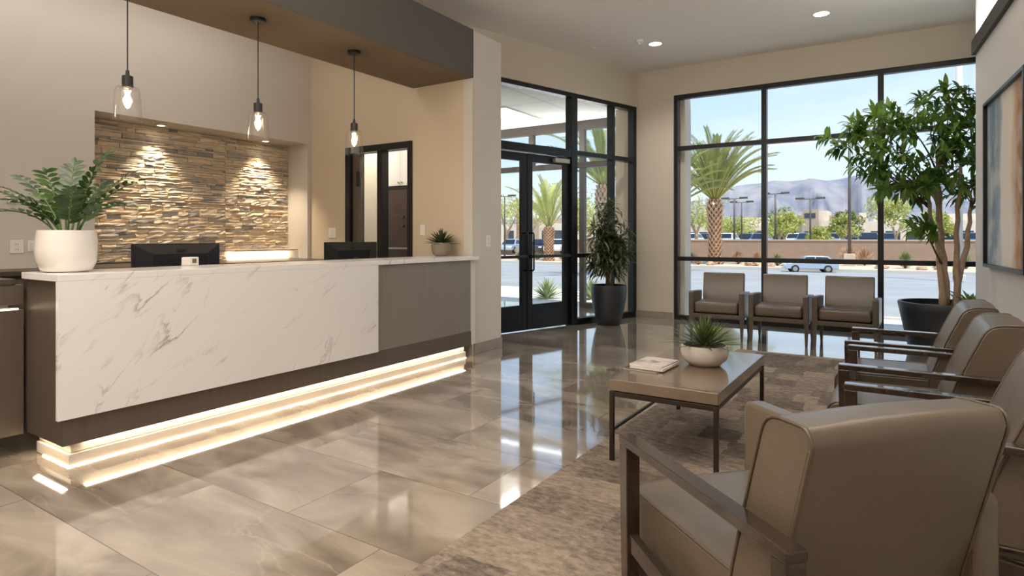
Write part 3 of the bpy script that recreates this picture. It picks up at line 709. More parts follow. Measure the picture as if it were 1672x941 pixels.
def on_x(x, y, z): return Matrix.Translation((x, y, z)) @ Matrix.Rotation(-PI / 2, 4, 'Z')      # plate facing +x
def on_y(x, y, z): return Matrix.Translation((x, y, z)) @ Matrix.Rotation(PI, 4, 'Z')           # plate facing -y
wall_plate('thermostat', 'small white thermostat on the left wall beside the big leafy plant', on_x(-6.709, 2.15, 1.647), .11, .085, 'thermo')
wall_plate('wall_outlet', 'white wall outlet plate low on the left wall beside the white planter', on_x(-6.709, 2.172, 1.217), .105, .12, 'outlet')
wall_plate('light_switch', 'narrow white switch plate between the wall outlet and the white planter', on_x(-6.709, 2.285, 1.222), .07, .1, 'switch')
wall_plate('light_switch', 'double beige switch plate on the beige wall left of the doorway', on_y(-6.275, 5.399, 1.36), .13, .13, 'switch')
wall_plate('light_switch', 'single switch plate on the beige wall behind the little succulent', on_y(-4.72, 5.399, 1.39), .075, .125, 'switch')
wall_plate('wall_outlet', 'white wall outlet on the pier right of the desk, beside the entrance', on_x(-3.999, 5.70, 1.26), .085, .135, 'outlet')

# ------------------------------------------------------------------ plants indoors
def pot_lathe(prof_out, wall, name, m, parent, n=48):
    """open pot: outer profile bottom to top, thickness wall"""
    inner = [(max(r - wall, .001), z + (wall if i == 0 else 0)) for i, (r, z) in enumerate(prof_out)]
    return MB().lathe([(.0001, prof_out[0][1])] + prof_out + inner[::-1] + [(.0001, prof_out[0][1] + wall)], n).build(name, m, parent, smooth=True, ang=.9)
def zz_plant(loc):
    t_ = thing('potted_plant', 'large leafy potted plant in a white round planter on the reception desk', 'potted plant', loc)
    pot_lathe([(.105, 0), (.128, .012), (.150, .06), (.156, .13), (.152, .20), (.147, .247)], .012, 'pot', MAT['white_ceramic'], t_)
    MB().lathe([(.139, .21), (.1, .217), (.0001, .22)], 32).build('soil', MAT['soil'], t_)
    rz = random.Random(11)
    # (azimuth relative to the camera's right, lean, length)
    specs = [(178, 1.05, .50), (166, .78, .50), (150, .55, .47), (112, .3, .46), (62, .40, .50), (36, .66, .52), (12, .86, .50), (-6, 1.2, .42),
             (190, 1.35, .42), (215, .8, .36), (-45, .75, .36), (238, .95, .30), (85, .6, .42), (130, .8, .42), (10, .25, .40)]
    for az, lean, ln in specs:
        a = math.radians(az) + TH + rz.uniform(-.08, .08); hx = Vector((math.cos(a), math.sin(a), 0))
        ln *= rz.uniform(.92, 1.08)
        p = hx * rz.uniform(.02, .07) + Vector((0, 0, .21)); th = lean * .35; pts = [p.copy()]; N = 11
        for i in range(N):
            th += lean * 1.05 / N
            p = p + (hx * math.sin(th) + Vector((0, 0, math.cos(th)))) * ln / N; pts.append(p.copy())
        fr = MB().tube(pts, [.006 - .004 * i / N for i in range(N + 1)], 6).build('stem', MAT['stem_green'], t_, smooth=True)
        lf = MB(); side = 1
        for i in range(3, N + 1):
            d = (pts[i] - pts[i - 1]).normalized(); sdv = d.cross(Vector((0, 0, 1)))
            if sdv.length < .1: sdv = hx.cross(Vector((0, 0, 1)))
            sdv.normalize(); upv = sdv.cross(d)
            for s in (-1, 1):
                sz = .088 * (1 - .45 * abs(i / N - .6)) * rz.uniform(.85, 1.15)
                q = pts[i] + d * (.011 * s)
                lf.leaf(q, d * .6 + sdv * s * .95 + upv * rz.uniform(.0, .3), upv, sz, sz * .40, .35, 5, .2, .5)
        lf.leaf(pts[-1], d, upv, .07, .03, .3, 5)
        lf.build('leaflets', MAT['leaf_zz'], fr, smooth=True)
    return t_
zz_plant((-4.19, 1.60, 1.096))

def rosette(parent, c, r, n_, ln, w_, m, seed, h_=.0, tilt=(.15, 1.45), droop=.25, nm='foliage'):
    q = random.Random(seed); lf = MB()
    for i in range(n_):
        t = i / (n_ - 1); a = i * 2.39996 + q.uniform(-.2, .2)
        th = tilt[0] + (tilt[1] - tilt[0]) * (t ** .8) + q.uniform(-.1, .1)
        hx = Vector((math.cos(a), math.sin(a), 0)); d = hx * math.sin(th) + Vector((0, 0, math.cos(th)))
        L_ = ln * q.uniform(.8, 1.1) * (.75 + .3 * t)
        lf.leaf(Vector(c) + hx * r * t + Vector((0, 0, h_ * (1 - t))), d, Vector((0, 0, 1)) - hx * .3, L_, w_ * q.uniform(.8, 1.1), droop * (0.4 + t), 6, .35, .3)
    return lf.build(nm, m, parent, smooth=True)
t_ = thing('succulent', 'small spiky succulent in a grey-brown pot at the far end of the desk', 'potted plant', (-4.27, 5.19, 1.096))
pot_lathe([(.062, 0), (.09, .02), (.108, .065), (.112, .11), (.108, .148)], .008, 'pot', MAT['grey_pot'], t_)
MB().lathe([(.099, .128), (.0001, .133)], 24).build('soil', MAT['soil'], t_)
rosette(t_, (0, 0, .13), .05, 80, .19, .026, MAT['leaf_counter'], 5, .03, (.1, 1.5), .1)

t_ = thing('bowl_planter', 'spiky green air plant in a low white bowl on the coffee table', 'potted plant', (-1.07, 3.95, .4805))
pot_lathe([(.078, 0), (.10, .008), (.135, .04), (.147, .08), (.146, .11), (.142, .13)], .01, 'bowl', MAT['matte_ceramic'], t_)
MB().lathe([(.134, .108), (.0001, .115)], 24).build('soil', MAT['soil'], t_)
rosette(t_, (0, 0, .12), .07, 85, .23, .02, MAT['leaf_succulent'], 9, .03, (.1, 1.45), .25)
rosette(t_, (0, 0, .14), .02, 9, .15, .024, MAT['leaf_bright'], 4, .03, (.1, .7), .1, 'centre_leaves')

def tree_leaves(name, parent, m, tips, n_leaf, ln, w_, seed, droop=.8, ring=1.0):
    q = random.Random(seed); lf = MB()
    for c, d in tips:
        d = Vector(d).normalized()
        for i in range(n_leaf):
            a = i * 2.39996 + q.uniform(-.4, .4)
            u = d.cross(Vector((0, 0, 1))); u = u.normalized() if u.length > .05 else Vector((1, 0, 0)); v = u.cross(d)
            dd = d * q.uniform(.1, .7) + (u * math.cos(a) + v * math.sin(a)) * ring + Vector((0, 0, q.uniform(-.25, .25)))
            b_ = Vector(c) - d * q.uniform(0, ln * .9)
            lf.leaf(b_, dd, Vector((q.uniform(-.3, .3), q.uniform(-.3, .3), 1)), ln * q.uniform(.75, 1.15), w_ * q.uniform(.85, 1.15), droop * q.uniform(.6, 1.3), 5, .3, .45)
    return lf.build(name, m, parent, smooth=True)
def path(a, b_, bend, q, n_=7):
    a, b_ = Vector(a), Vector(b_); pts = []
    off = Vector((q.uniform(-1, 1), q.uniform(-1, 1), 0)) * bend
    for i in range(n_ + 1):
        t = i / n_; pts.append(a.lerp(b_, t) + off * math.sin(PI * t) + Vector((q.uniform(-.25, .25), q.uniform(-.25, .25), 0)) * bend * (0 < i < n_))
    return pts
LAT = Vector((CT, ST, 0)); DEP = Vector((-ST, CT, 0))      # across and along the view, for laying out a plant's own shape
# corner plant
t_ = thing('potted_plant', 'tall bushy potted plant in a dark tapered planter beside the glass entrance', 'potted plant', (-3.70, 8.42, 0))
pot_lathe([(.15, 0), (.17, .01), (.225, .2), (.262, .42), (.268, .55), (.262, .59)], .018, 'planter', MAT['black_pot'], t_)
MB().lathe([(.248, .545), (.0001, .555)], 28).build('soil', MAT['soil'], t_)
q = random.Random(21); tips = []
for i, (lx, dz, dy) in enumerate(((-.05, 1.25, .0), (.03, 1.1, .08), (-.1, .95, -.08), (.12, .9, -.05), (.05, .75, .1), (-.03, 1.0, -.1))):
    top = LAT * lx + DEP * dy + Vector((0, 0, .6 + dz * .78))
    pts = path((q.uniform(-.06, .06), q.uniform(-.06, .06), .54), top, .04, q)
    MB().tube(pts, [.024 - .014 * k / 7 for k in range(8)], 8).build('trunk', MAT['bark_dark'], t_, smooth=True)
    for k in range(17):
        s = .30 + .7 * k / 16; j = min(6, int(s * 7)); b_ = pts[j].lerp(pts[j + 1], s * 7 - j) if s < 1 else pts[7]
        a = q.uniform(0, 2 * PI); rr_ = q.uniform(.10, .34) * (1.15 - .75 * s)
        d = Vector((math.cos(a), math.sin(a), q.uniform(-.1, .7)))
        tips.append((b_ + d * rr_, d))
for lx, z in ((-.33, .95), (-.38, .88), (-.25, 1.0), (.33, .9), (.27, 1.0), (.38, 1.25), (.3, 1.4), (.22, 1.55), (.36, 1.1), (-.27, 1.45), (-.3, 1.3), (-.15, 1.75), (0, 1.85), (.1, 1.75), (-.05, 1.8), (.28, .82), (-.3, .8)):
    for _ in range(2):
        d = LAT * lx + DEP * q.uniform(-.15, .1) + Vector((0, 0, .2)); tips.append((LAT * lx * q.uniform(.75, 1) + DEP * q.uniform(-.18, .1) + Vector((0, 0, z + q.uniform(-.06, .06))), d))
tree_leaves('foliage', t_, MAT['leaf_corner'], tips, 10, .20, .030, 22, 1.0, .8)

# tall tree by the window
TP = Vector((.41, 8.45, 0))
t_ = thing('potted_tree', 'tall multi-stemmed indoor tree in a big black planter by the window', 'potted tree', TP)
pot_lathe([(.33, 0), (.35, .01), (.40, .25), (.44, .45), (.46, .55), (.452, .565)], .03, 'planter', MAT['black_pot'], t_, 64)
MB().lathe([(.425, .50), (.2, .515), (.0001, .52)], 36).build('mulch', MAT['mulch'], t_)
q = random.Random(31); tips = []
def P3(lx, z, dy=0.0): return LAT * lx + DEP * dy + Vector((0, 0, z))
stems = [(P3(.0, .5), P3(-.06, 1.15, .02), P3(-.28, 1.95, -.05)), (P3(.06, .5, .05), P3(.01, 1.2, .05), P3(-.08, 2.1, .1)), (P3(.10, .5, -.03), P3(.13, 1.2, 0), P3(.10, 2.1, -.1)),
         (P3(.13, .5, .03), P3(.24, 1.2, 0), P3(.36, 1.75, .05)), (P3(.03, .5, .1), P3(.06, 1.3, .12), P3(.0, 2.3, .15))]
tops = []
for a, b_, c in stems:
    pts = [a.lerp(b_, k / 5) + Vector((q.uniform(-.012, .012), q.uniform(-.012, .012), 0)) for k in range(5)] + [b_.lerp(c, k / 6) + Vector((q.uniform(-.015, .015), q.uniform(-.015, .015), 0)) for k in range(7)]
    MB().tube(pts, [.036 - .020 * k / 11 for k in range(12)], 10).build('trunk', MAT['bark_tree'], t_, smooth=True)
    tops.append((pts[7], pts[-1]))
blobs = [(-.87, 2.62, .22), (-1.12, 2.5, .18), (-1.2, 2.42, .1), (-.5, 2.75, .2), (-.2, 2.7, .2), (.02, 2.9, .2), (.12, 3.0, .15), (.3, 2.8, .2), (.45, 2.7, .2), (.6, 2.5, .25), (-.55, 2.4, .22), (-.75, 2.3, .2), (-.3, 2.3, .25), (-.05, 2.35, .25), (.25, 2.35, .25), (.5, 2.2, .25),
         (-.9, 2.15, .15), (-.72, 2.0, .15), (-.5, 2.0, .18), (-.28, 2.05, .2), (-.1, 1.95, .2), (.15, 2.05, .22), (.35, 1.95, .18), (.5, 1.9, .2), (-.35, 1.78, .12), (.2, 1.8, .12), (-.8, 1.85, .1), (-.12, 2.6, .2), (.2, 2.6, .2), (-.7, 2.55, .2), (.38, 2.5, .2)]
br = []
for lx, z, r in blobs:
    for _ in range(5):
        c = P3(lx + q.gauss(0, r * .62), z + q.gauss(0, r * .42), q.gauss(-.05, .24))
        c = P3(c.dot(LAT), c.z, max(-.55, min(.55, c.dot(DEP))))
        o = min(tops, key=lambda t: (t[1] - c).length)[1]
        d = (c - o); d.z = d.z * .4 + .05
        tips.append((c, d))
    br.append((P3(lx, z), min(tops, key=lambda t: (t[1] - P3(lx, z)).length)))
for c, tp in br[::1]:
    pts = path(tp[1].lerp(tp[0], q.uniform(0, .6)), c, .06, q, 6)
    MB().tube(pts, [.012 - .009 * k / 6 for k in range(7)], 6).build('branch', MAT['bark_dark'], t_, smooth=True)
low = [P3(-.04, 1.0), P3(-.15, 1.15, -.05), P3(-.25, 1.32, -.08), P3(-.38, 1.42, -.1)]
MB().tube(low, [.012, .01, .008, .004], 6).build('branch', MAT['bark_dark'], t_, smooth=True)
for dx, dz in ((0, 0), (-.06, .05), (.08, -.02), (-.1, -.03), (.14, -.06), (.04, .04)): tips.append((low[3] + P3(dx, dz, q.uniform(-.05, .05)), P3(-.8, .1)))
tree_leaves('foliage', t_, MAT['leaf_tree'], tips, 13, .168, .046, 33, 1.1, .75)
u_ = MB(); qq = random.Random(8)
for i in range(46):
    a = qq.uniform(0, 2 * PI); b_ = P3(.27, .5, -.05) + Vector((math.cos(a), math.sin(a), 0)) * qq.uniform(0, .09)
    u_.leaf(b_, Vector((math.cos(a), math.sin(a), 1.4)), (math.cos(a), math.sin(a), .5), qq.uniform(.18, .36), .035, .9, 5, .3)
u_.build('underplanting', MAT['leaf_bright'], t_, smooth=True)

# ------------------------------------------------------------------ coffee table and magazines
tb = thing('coffee_table', 'low brown coffee table with thin dark metal legs on the carpet', 'coffee table', (-1.12, 3.89, 0))
hw, hl = .308, .632
MB().box(-hw, hw, -hl, hl, .415, .48).build('tabletop', MAT['table_top'], tb, bevel=.004)
f = MB()
for s in (-1, 1):
    f.box(s * (hw - .02) - .0125, s * (hw - .02) + .0125, -hl + .02, hl - .02, .38, .408); f.box(-hw + .02, hw - .02, s * (hl - .02) - .0125, s * (hl - .02) + .0125, .38, .408)
f.box(-hw + .05, hw - .05, -hl + .05, hl - .05, .408, .416)
f.build('apron_frame', MAT['table_metal'], tb, bevel=.002)
for sx_ in (-1, 1):
    for sy in (-1, 1):
        x, y = sx_ * (hw - .0125), sy * (hl - .0125)
        MB().box(x - .0125, x + .0125, y - .0125, y + .0125, .008, .408).build('leg', MAT['table_metal'], tb, bevel=.002)
MB().bar((-hw + .0125, -hl + .02, .185), (-hw + .0125, hl - .02, .185), .016).build('stretcher', MAT['table_metal'], tb, bevel=.002)
mz = .4805
for i, (dx, dy, rz, th, wd, ln, lab) in enumerate(((-.015, -.02, -.02, .007, .225, .30, 'magazine with tan edges, bottom of the pile on the coffee table'), (.01, .006, .03, .014, .215, .29, 'thick cream-edged magazine in the middle of the coffee table pile'), (.004, .012, .0, .009, .21, .285, 'glossy magazine with a pale printed cover, top of the coffee table pile'))):
    g = thing('magazine', lab, 'magazine', (-1.325 + dx, 3.71 + dy, mz), math.radians(-4) + rz, 'magazines on the coffee table')
    # local: x across table
    MB().box(-wd / 2 + .002, wd / 2 - .002, -ln / 2 + .002, ln / 2 - .002, .001, th - .001).build('pages', MAT['paper'], g)
    c = MB().box(-wd / 2, wd / 2, -ln / 2, ln / 2, th - .001, th).box(-wd / 2, wd / 2, -ln / 2, ln / 2, 0, .001).box(-wd / 2 - .001, -wd / 2, -ln / 2, ln / 2, 0, th)
    c.build('cover', MAT['printed_cover'] if i == 2 else (MAT['brass_dark'] if i == 0 else MAT['paper']), g)
    mz += th + .0005

# ------------------------------------------------------------------ chairs by the window (upholstered, tapered legs); local: faces -y
def window_chair(loc, rz, label):
    t_ = thing('armchair', label, 'armchair', loc, rz, 'armchairs by the window')
    W_ = .34
    MB().box(-W_ + .07, W_ - .07, -.005, .50, .335, .475).build('seat', MAT['taupe_leather'], t_, bevel=.035, seg=4, smooth=True)
    prof = [(.47, .40), (.53, .80), (.545, .825), (.57, .828), (.59, .80), (.575, .34), (.47, .34)]
    MB().prism(prof, -W_ + .075, W_ - .075, lambda a, b_, d: (d, a, b_)).build('backrest', MAT['taupe_leather'], t_, bevel=.02, seg=3, smooth=True, ang=.7)
    for s in (-1, 1):
        x = s * (W_ - .032)
        arm = MB().prism([(0, .30), (.0, .595), (.03, .61), (.50, .59), (.50, .30)], x - .032, x + .032, lambda a, b_, d: (d, a, b_)).build('arm', MAT['taupe_leather'], t_, bevel=.014, seg=3, smooth=True, ang=.7)
        MB().box(x - .028, x + .028, -.006, .0, .305, .59).build('arm_front', MAT['chair_frame'], arm, bevel=.004)
    MB().box(-W_ + .01, W_ - .01, .005, .56, .27, .325).build('seat_frame', MAT['chair_frame'], t_, bevel=.006)
    for sx_ in (-1, 1):
        for y in (.03, .54):
            x = sx_ * (W_ - .03)
            MB().bar((x, y, .30), (x, y + (.03 if y > .3 else 0), 0.0), .05, .05, (0, 1, 0), .026, .026).build('leg', MAT['chair_frame'], t_, bevel=.003)
    return t_
c1 = window_chair((-1.99, 7.86, 0), math.radians(3), 'taupe armchair by the window, the one nearest the entrance')
dup(c1, (-1.264, 7.89, 0), 0, 'taupe armchair by the window, middle of the row of three')
dup(c1, (-.557, 7.89, 0), math.radians(-2), 'taupe armchair by the window, the one nearest the tall tree')

# ------------------------------------------------------------------ open wooden-arm lounge chairs; local: faces +y, x to the sitter's right
def cushion(prof, x0, x1, crown=.0, nx=6):
    """profile (y, z) swept from x0 to x1 with a slight crown"""
    m = MB(); n = len(prof); cyy = sum(p[0] for p in prof) / n; czz = sum(p[1] for p in prof) / n
    vs_ = []
    for i in range(nx + 1):
        t = i / nx; x = x0 + (x1 - x0) * t; k = 1 + crown * math.sin(PI * t)
        for y, z in prof: vs_.append((x, cyy + (y - cyy) * k, czz + (z - czz) * k))
    fs = [tuple(range(n)), tuple(nx * n + j for j in range(n - 1, -1, -1))]
    for i in range(nx):
        for j in range(n): fs.append((i * n + j, (i + 1) * n + j, (i + 1) * n + (j + 1) % n, i * n + (j + 1) % n))
    return m.add(vs_, fs)
def smooth_prof(pts, r=.03, k=4):
    """round the corners of a closed profile"""
    out = []; n = len(pts)
    for i in range(n):
        p0, p1, p2 = Vector(pts[i - 1]), Vector(pts[i]), Vector(pts[(i + 1) % n])
        rr_ = pts[i][2] if len(pts[i]) > 2 else r
        p0, p1, p2 = Vector(p0[:2]), Vector(p1[:2]), Vector(p2[:2])
        a = p1 + (p0 - p1).normalized() * min(rr_, (p0 - p1).length * .45); b_ = p1 + (p2 - p1).normalized() * min(rr_, (p2 - p1).length * .45)
        for j in range(k + 1):
            t = j / k; out.append(tuple(a * (1 - t) ** 2 + p1 * 2 * t * (1 - t) + b_ * t * t))
    return out
SEAT = [(.47, .25, .05), (.47, .425, .07), (-.22, .435, .03), (-.22, .25, .02)]
BACK = [(-.22, .29, .02), (-.375, .850, .015), (-.362, .885, .02), (-.215, .880, .06), (-.10, .62, .14), (-.03, .40, .05), (-.05, .29, .03)]
def lounge_chair(loc, rz, label, panel_right=False, grp='lounge chairs along the right wall'):
    t_ = thing('lounge_chair', label, 'armchair', loc, rz, grp)
    hw_ = .285
    seat_front = .55 if panel_right else .47
    sp = smooth_prof([(seat_front, .25, .05), (seat_front, .425, .07)] + SEAT[2:]); bp = smooth_prof(BACK if not panel_right else BACK[:3] + [(-.225, .885, .05), (-.145, .62, .12), (-.085, .40, .05), (-.09, .29, .03)])
    s_ = cushion(sp, -hw_ + .008, hw_ - .008, .03).build('seat', MAT['taupe_leather'], t_, bevel=.012, seg=3, smooth=True, ang=1.0)
    b_ = cushion(bp, -hw_, hw_, .03).build('backrest', MAT['taupe_leather'], t_, bevel=.010, seg=3, smooth=True, ang=1.0)
    for s in (-1, 1):
        MB().tube([(s * (hw_ - .009), y, z) for y, z in sp], .0045, 6, closed=True).build('piping', MAT['piping_leather'], s_, smooth=True)
        MB().tube([(s * (hw_ - .001), y, z) for y, z in bp], .0045, 6, closed=True).build('piping', MAT['piping_leather'], b_, smooth=True)
    MB().tube([(x, -.365, .835) for x in (-hw_, 0, hw_)], .005, 6).build('piping', MAT['piping_leather'], b_, smooth=True)
    MB().box(-hw_ - .03, hw_ + .03, -.20, .36, .195, .245).build('seat_rail', MAT['bronze_wood'], t_, bevel=.004)
    for s in (-1, 1):
        x = s * (hw_ + .045)
        if s == 1 and panel_right:
            MB().prism(smooth_prof([(.62, .22, .02), (.62, .652, .03), (-.30, .645, .03), (-.30, .22, .02)], .02, 3), x - .045, x + .035, lambda a, c_, d: (d, a, c_)).build('padded_arm', MAT['taupe_leather'], t_, bevel=.014, seg=3, smooth=True, ang=1.0)
            for y in (.54, -.26): MB().box(x - .02, x + .02, y - .025, y + .025, .008, .225).build('leg', MAT['bronze_wood'], t_, bevel=.004)
            continue
        a_ = MB().box(x - .0275, x + .0275, -.385, .41, .612, .64).build('armrest', MAT['bronze_wood'], t_, bevel=.004)
        MB().bar((x, .385, .612), (x, .375, .008), .05, .052, (0, 1, 0), .044, .044).build('leg', MAT['bronze_wood'], a_, bevel=.003)
        MB().bar((x, -.355, .612), (x, -.385, .008), .05, .052, (0, 1, 0), .044, .044).build('leg', MAT['bronze_wood'], a_, bevel=.003)
        MB().bar((x, .36, .30), (x, -.37, .21), .03, .055).build('side_rail', MAT['bronze_wood'], a_, bevel=.003)
    return t_
# nearest chair: faces the table, seen from behind
F = Vector((-.749, .662, 0)); RV = Vector((.662, .749, 0))
fl = Vector((-.7975, 1.897, 0))                                     # front end of its left armrest
ctr = fl - F * .41 + RV * .3575
lounge_chair((ctr.x, ctr.y, .002), math.atan2(F.y, F.x) - PI / 2, 'nearest lounge chair, seen from behind, with a padded right arm', True)
r0 = lounge_chair((.10, 4.76, .002), PI / 2, 'wooden-armed lounge chair by the right wall, farthest of the row, nearest the tall tree')
dup(r0, (.13, 3.92, .002), PI / 2, 'wooden-armed lounge chair by the right wall, middle of the row of three')
dup(r0, (.19, 2.80, .002), PI / 2, 'wooden-armed lounge chair by the right wall, partly hidden behind the nearest chair')

# ------------------------------------------------------------------ painting on the right wall
pa = thing('framed_painting', 'large black-framed abstract painting on the right wall', 'painting'); pa.matrix_world = RM
x0, x1, z0, z1 = .67, 2.1, 1.04, 2.49
f = MB(); f.box(x0, x0 + .03, -.05, -.001, z0, z1); f.box(x1 - .03, x1, -.05, -.001, z0, z1); f.box(x0 + .03, x1 - .03, -.05, -.001, z0, z0 + .03); f.box(x0 + .03, x1 - .03, -.05, -.001, z1 - .03, z1)
f.build('frame', MAT['black_metal'], pa, bevel=.003)
cv = MB().add([(x1 - .03, -.02, z0 + .03), (x0 + .03, -.02, z0 + .03), (x0 + .03, -.02, z1 - .03), (x1 - .03, -.02, z1 - .03), (x1 - .03, -.012, z0 + .03), (x0 + .03, -.012, z0 + .03), (x0 + .03, -.012, z1 - .03), (x1 - .03, -.012, z1 - .03)],
              [(3, 2, 1, 0), (4, 5, 6, 7), (0, 1, 5, 4), (1, 2, 6, 5), (2, 3, 7, 6), (3, 0, 4, 7)])
cv.build('canvas', MAT['abstract_canvas'], pa)
#EXTERIOR
# ------------------------------------------------------------------ outside: road, planting strip, garden wall, car park, mountains
def bear(px): a = (px - CX) / FPX; return a * CT - ST, a * ST + CT
def on_row(px, Y):
    """the place on the street-parallel row y = Y that lies in the bearing px; also its distance"""
    bx, by = bear(px); return bx / by * Y, Y, Y / by
def gz(Y):                      # ground height: the road falls gently away from the building
    return -.03 if Y < 11.7 else -.03 - .52 * min(1, (Y - 11.7) / 26)
def strip_mesh(pts, x0, x1): 
    m = MB(); v = []
    for y, z in pts: v += [(x0, y, z), (x1, y, z)]
    n = len(pts)
    return m.add(v, [(2 * i, 2 * i + 1, 2 * i + 3, 2 * i + 2) for i in range(n - 1)])
struct(MB().box(-3.74, 40, 9.64, 11.55, -.3, -.03).box(-40, -3.7, 10.3, 13.6, -.3, -.03).build('sidewalk', MAT['sidewalk']))
struct(MB().box(-3.6, 40, 11.55, 11.72, -.3, -.0).box(-40, -3.6, 13.6, 13.77, -.3, -.02).build('kerb_near', MAT['kerb_concrete']))
struct(strip_mesh([(11.0, -.16), (24, -.36), (38, -.62), (38.4, -.62)], -60, 60).build('road', MAT['asphalt']))
struct(MB().box(-70, 60, 38.0, 38.25, -.9, -.45).build('kerb_far', MAT['kerb_concrete']))
struct(MB().box(-70, 60, 38.25, 52, -.9, -.46).build('planting_strip', MAT['gravel']))
struct(MB().box(-200, 200, 52, 240, -.9, .3).build('car_park_ground', MAT['lot_asphalt']))
struct(MB().box(-600, 700, 240, 900, -3, -.2).build('desert_ground', MAT['gravel']))
gw = thing('garden_wall', 'long low brown stucco wall between the road and the car park', 'wall', (0, 50, -.46))
MB().box(-26, 45, 0, .3, 0, 1.52).build('wall_body', MAT['garden_wall'], gw)
MB().box(-26, 45, -.05, .35, 1.52, 1.6).build('cap', MAT['cap_stone'], gw)

# mountains
mv, mf = [], []
ridge = [(560, 372), (760, 362), (900, 352), (1040, 338), (1115, 326), (1160, 318), (1190, 299), (1215, 294), (1240, 292), (1262, 287), (1290, 288), (1330, 284), (1350, 287), (1372, 284), (1395, 278), (1425, 279), (1450, 284), (1490, 283), (1530, 292), (1600, 300), (1750, 320), (2000, 345)]
from mathutils import noise as mnoise
NA, NB = 240, 26
def rz_(px):
    for (a, ya), (b_, yb) in zip(ridge, ridge[1:]):
        if a <= px <= b_: return ya + (yb - ya) * (px - a) / (b_ - a)
    return 360
for i in range(NA + 1):
    px = 560 + (2000 - 560) * i / NA
    top = (HY - rz_(px)) / FPX * 1050
    bx, by = bear(px)
    for j in range(NB + 1):
        t = j / NB; D = 800 + 250 * t + (140 * (t - .9) / .1 if t > .9 else 0)
        nx_ = mnoise.noise(Vector((px * .022, t * 2.0, 1.7))); n2 = mnoise.noise(Vector((px * .06, t * 4, 5.1)))
        rd = abs(mnoise.noise(Vector((px * .03 + t * .8, t * 1.2, 9.3))))
        h_ = top * (t ** 1.35) * (1 - .0 * t) + top * (1 - t) * t * (1.3 * nx_ + .5 * n2 - 1.5 * rd + .25)
        if t > .9: h_ = top * (1 - (t - .9) * 3)
        if j == 0: h_ = -4
        mv.append((bx * D, by * D, EYE + h_))
for i in range(NA):
    for j in range(NB):
        a = i * (NB + 1) + j; mf.append((a, a + NB + 1, a + NB + 2, a + 1))
mo = MB().add(mv, mf).build('mountain_range', MAT['hazed_rock'], smooth=True)
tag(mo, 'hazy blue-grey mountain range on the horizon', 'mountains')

# palms
def palm(loc, h_, r, nf, fl_, label, seed, matl='leaf_palm', lean=(.15, 1.75), grp='palms outside', leafw=.02):
    t_ = thing('palm_tree', label, 'palm tree', loc, 0, grp); q = random.Random(seed)
    prof = [(r * 1.15, 0), (r * .95, .15 * h_), (r * .9, .5 * h_), (r * 1.0, .72 * h_), (r * 1.15, .86 * h_), (r * .95, .96 * h_), (r * .5, 1.02 * h_)]
    tr = MB().lathe(prof, 24).build('trunk', MAT['bark_palm'], t_, smooth=True)
    b_ = MB(); rows = 22; per = 11
    for i in range(rows):
        t = (i + .3) / rows; z = t * h_
        for (ra, za), (rb, zb) in zip(prof, prof[1:]):
            if za <= z <= zb: rr_ = ra + (rb - ra) * (z - za) / (zb - za)
        for j in range(per):
            a = 2 * PI * (j + .5 * (i % 2)) / per; u = Vector((math.cos(a), math.sin(a), 0)); s = Vector((-u.y, u.x, 0))
            w_ = 2 * PI * rr_ / per * .46; c = u * rr_ * .97 + Vector((0, 0, z)); hh = h_ / rows * .75
            out = u * r * .34
            b_.add([c - s * w_ - Vector((0, 0, hh)), c + s * w_ - Vector((0, 0, hh)), c + s * w_ * .7 + out + Vector((0, 0, hh * .6)), c - s * w_ * .7 + out + Vector((0, 0, hh * .6)), c + Vector((0, 0, hh * .7))], [(0, 1, 2, 3), (3, 2, 4)])
    b_.build('leaf_boots', MAT['palm_boot'], tr)
    top = Vector((0, 0, h_ * .99))
    for i in range(nf):
        t = i / (nf - 1); a = i * 2.39996 + q.uniform(-.15, .15); th = lean[0] + (lean[1] * .55) * t; hx = Vector((math.cos(a), math.sin(a), 0))
        ln = fl_ * q.uniform(.85, 1.08); N = 16; p = top + hx * r * .4; pts = [p.copy()]
        for k in range(N):
            th += (lean[1] * .5 + .35) * (k / N) ** 1.3 / N * 1.9
            p = p + (hx * math.sin(th) + Vector((0, 0, math.cos(th)))) * ln / N; pts.append(p.copy())
        fr = MB().tube(pts, [.05 * fl_ / 5 * (1 - .85 * k / N) for k in range(N + 1)], 5).build('frond', MAT['frond_stem'], t_, smooth=True)
        lf = MB()
        for k in range(3, N):
            for sub in (0, .25, .5, .75):
                c = pts[k].lerp(pts[k + 1], sub); d = (pts[k + 1] - pts[k]).normalized(); s = d.cross(Vector((0, 0, 1)))
                if s.length < .1: s = hx.cross(Vector((0, 0, 1)))
                s.normalize(); u = s.cross(d); tt = (k + sub) / N
                L_ = fl_ * .135 * (1 - .55 * abs(tt - .5) * 1.6) * q.uniform(.85, 1.1)
                for sg in (-1, 1):
                    dd = (d * 1.1 + s * sg * .62 + u * .42).normalized(); e_ = c + dd * L_ - Vector((0, 0, L_ * .12)); wv = u.cross(dd).normalized() * leafw * fl_ / 5
                    m_ = c + dd * L_ * .5
                    lf.add([c - wv * .5, c + wv * .5, m_ + wv, e_, m_ - wv], [(0, 1, 2, 3, 4)])
        lf.build('leaflets', MAT[matl], fr)
    return t_
X, Y, D = on_row(1167, 41); palm((X, Y, -.47), 4.35, .42, 60, 4.7, 'big date palm with scaly trunk outside the left window panes', 5, lean=(.08, 1.45))
X, Y, D = on_row(984, 24); palm((X, Y, -.30), 3.9, .25, 30, 3.4, 'date palm outside, behind the bushy plant by the entrance', 6)
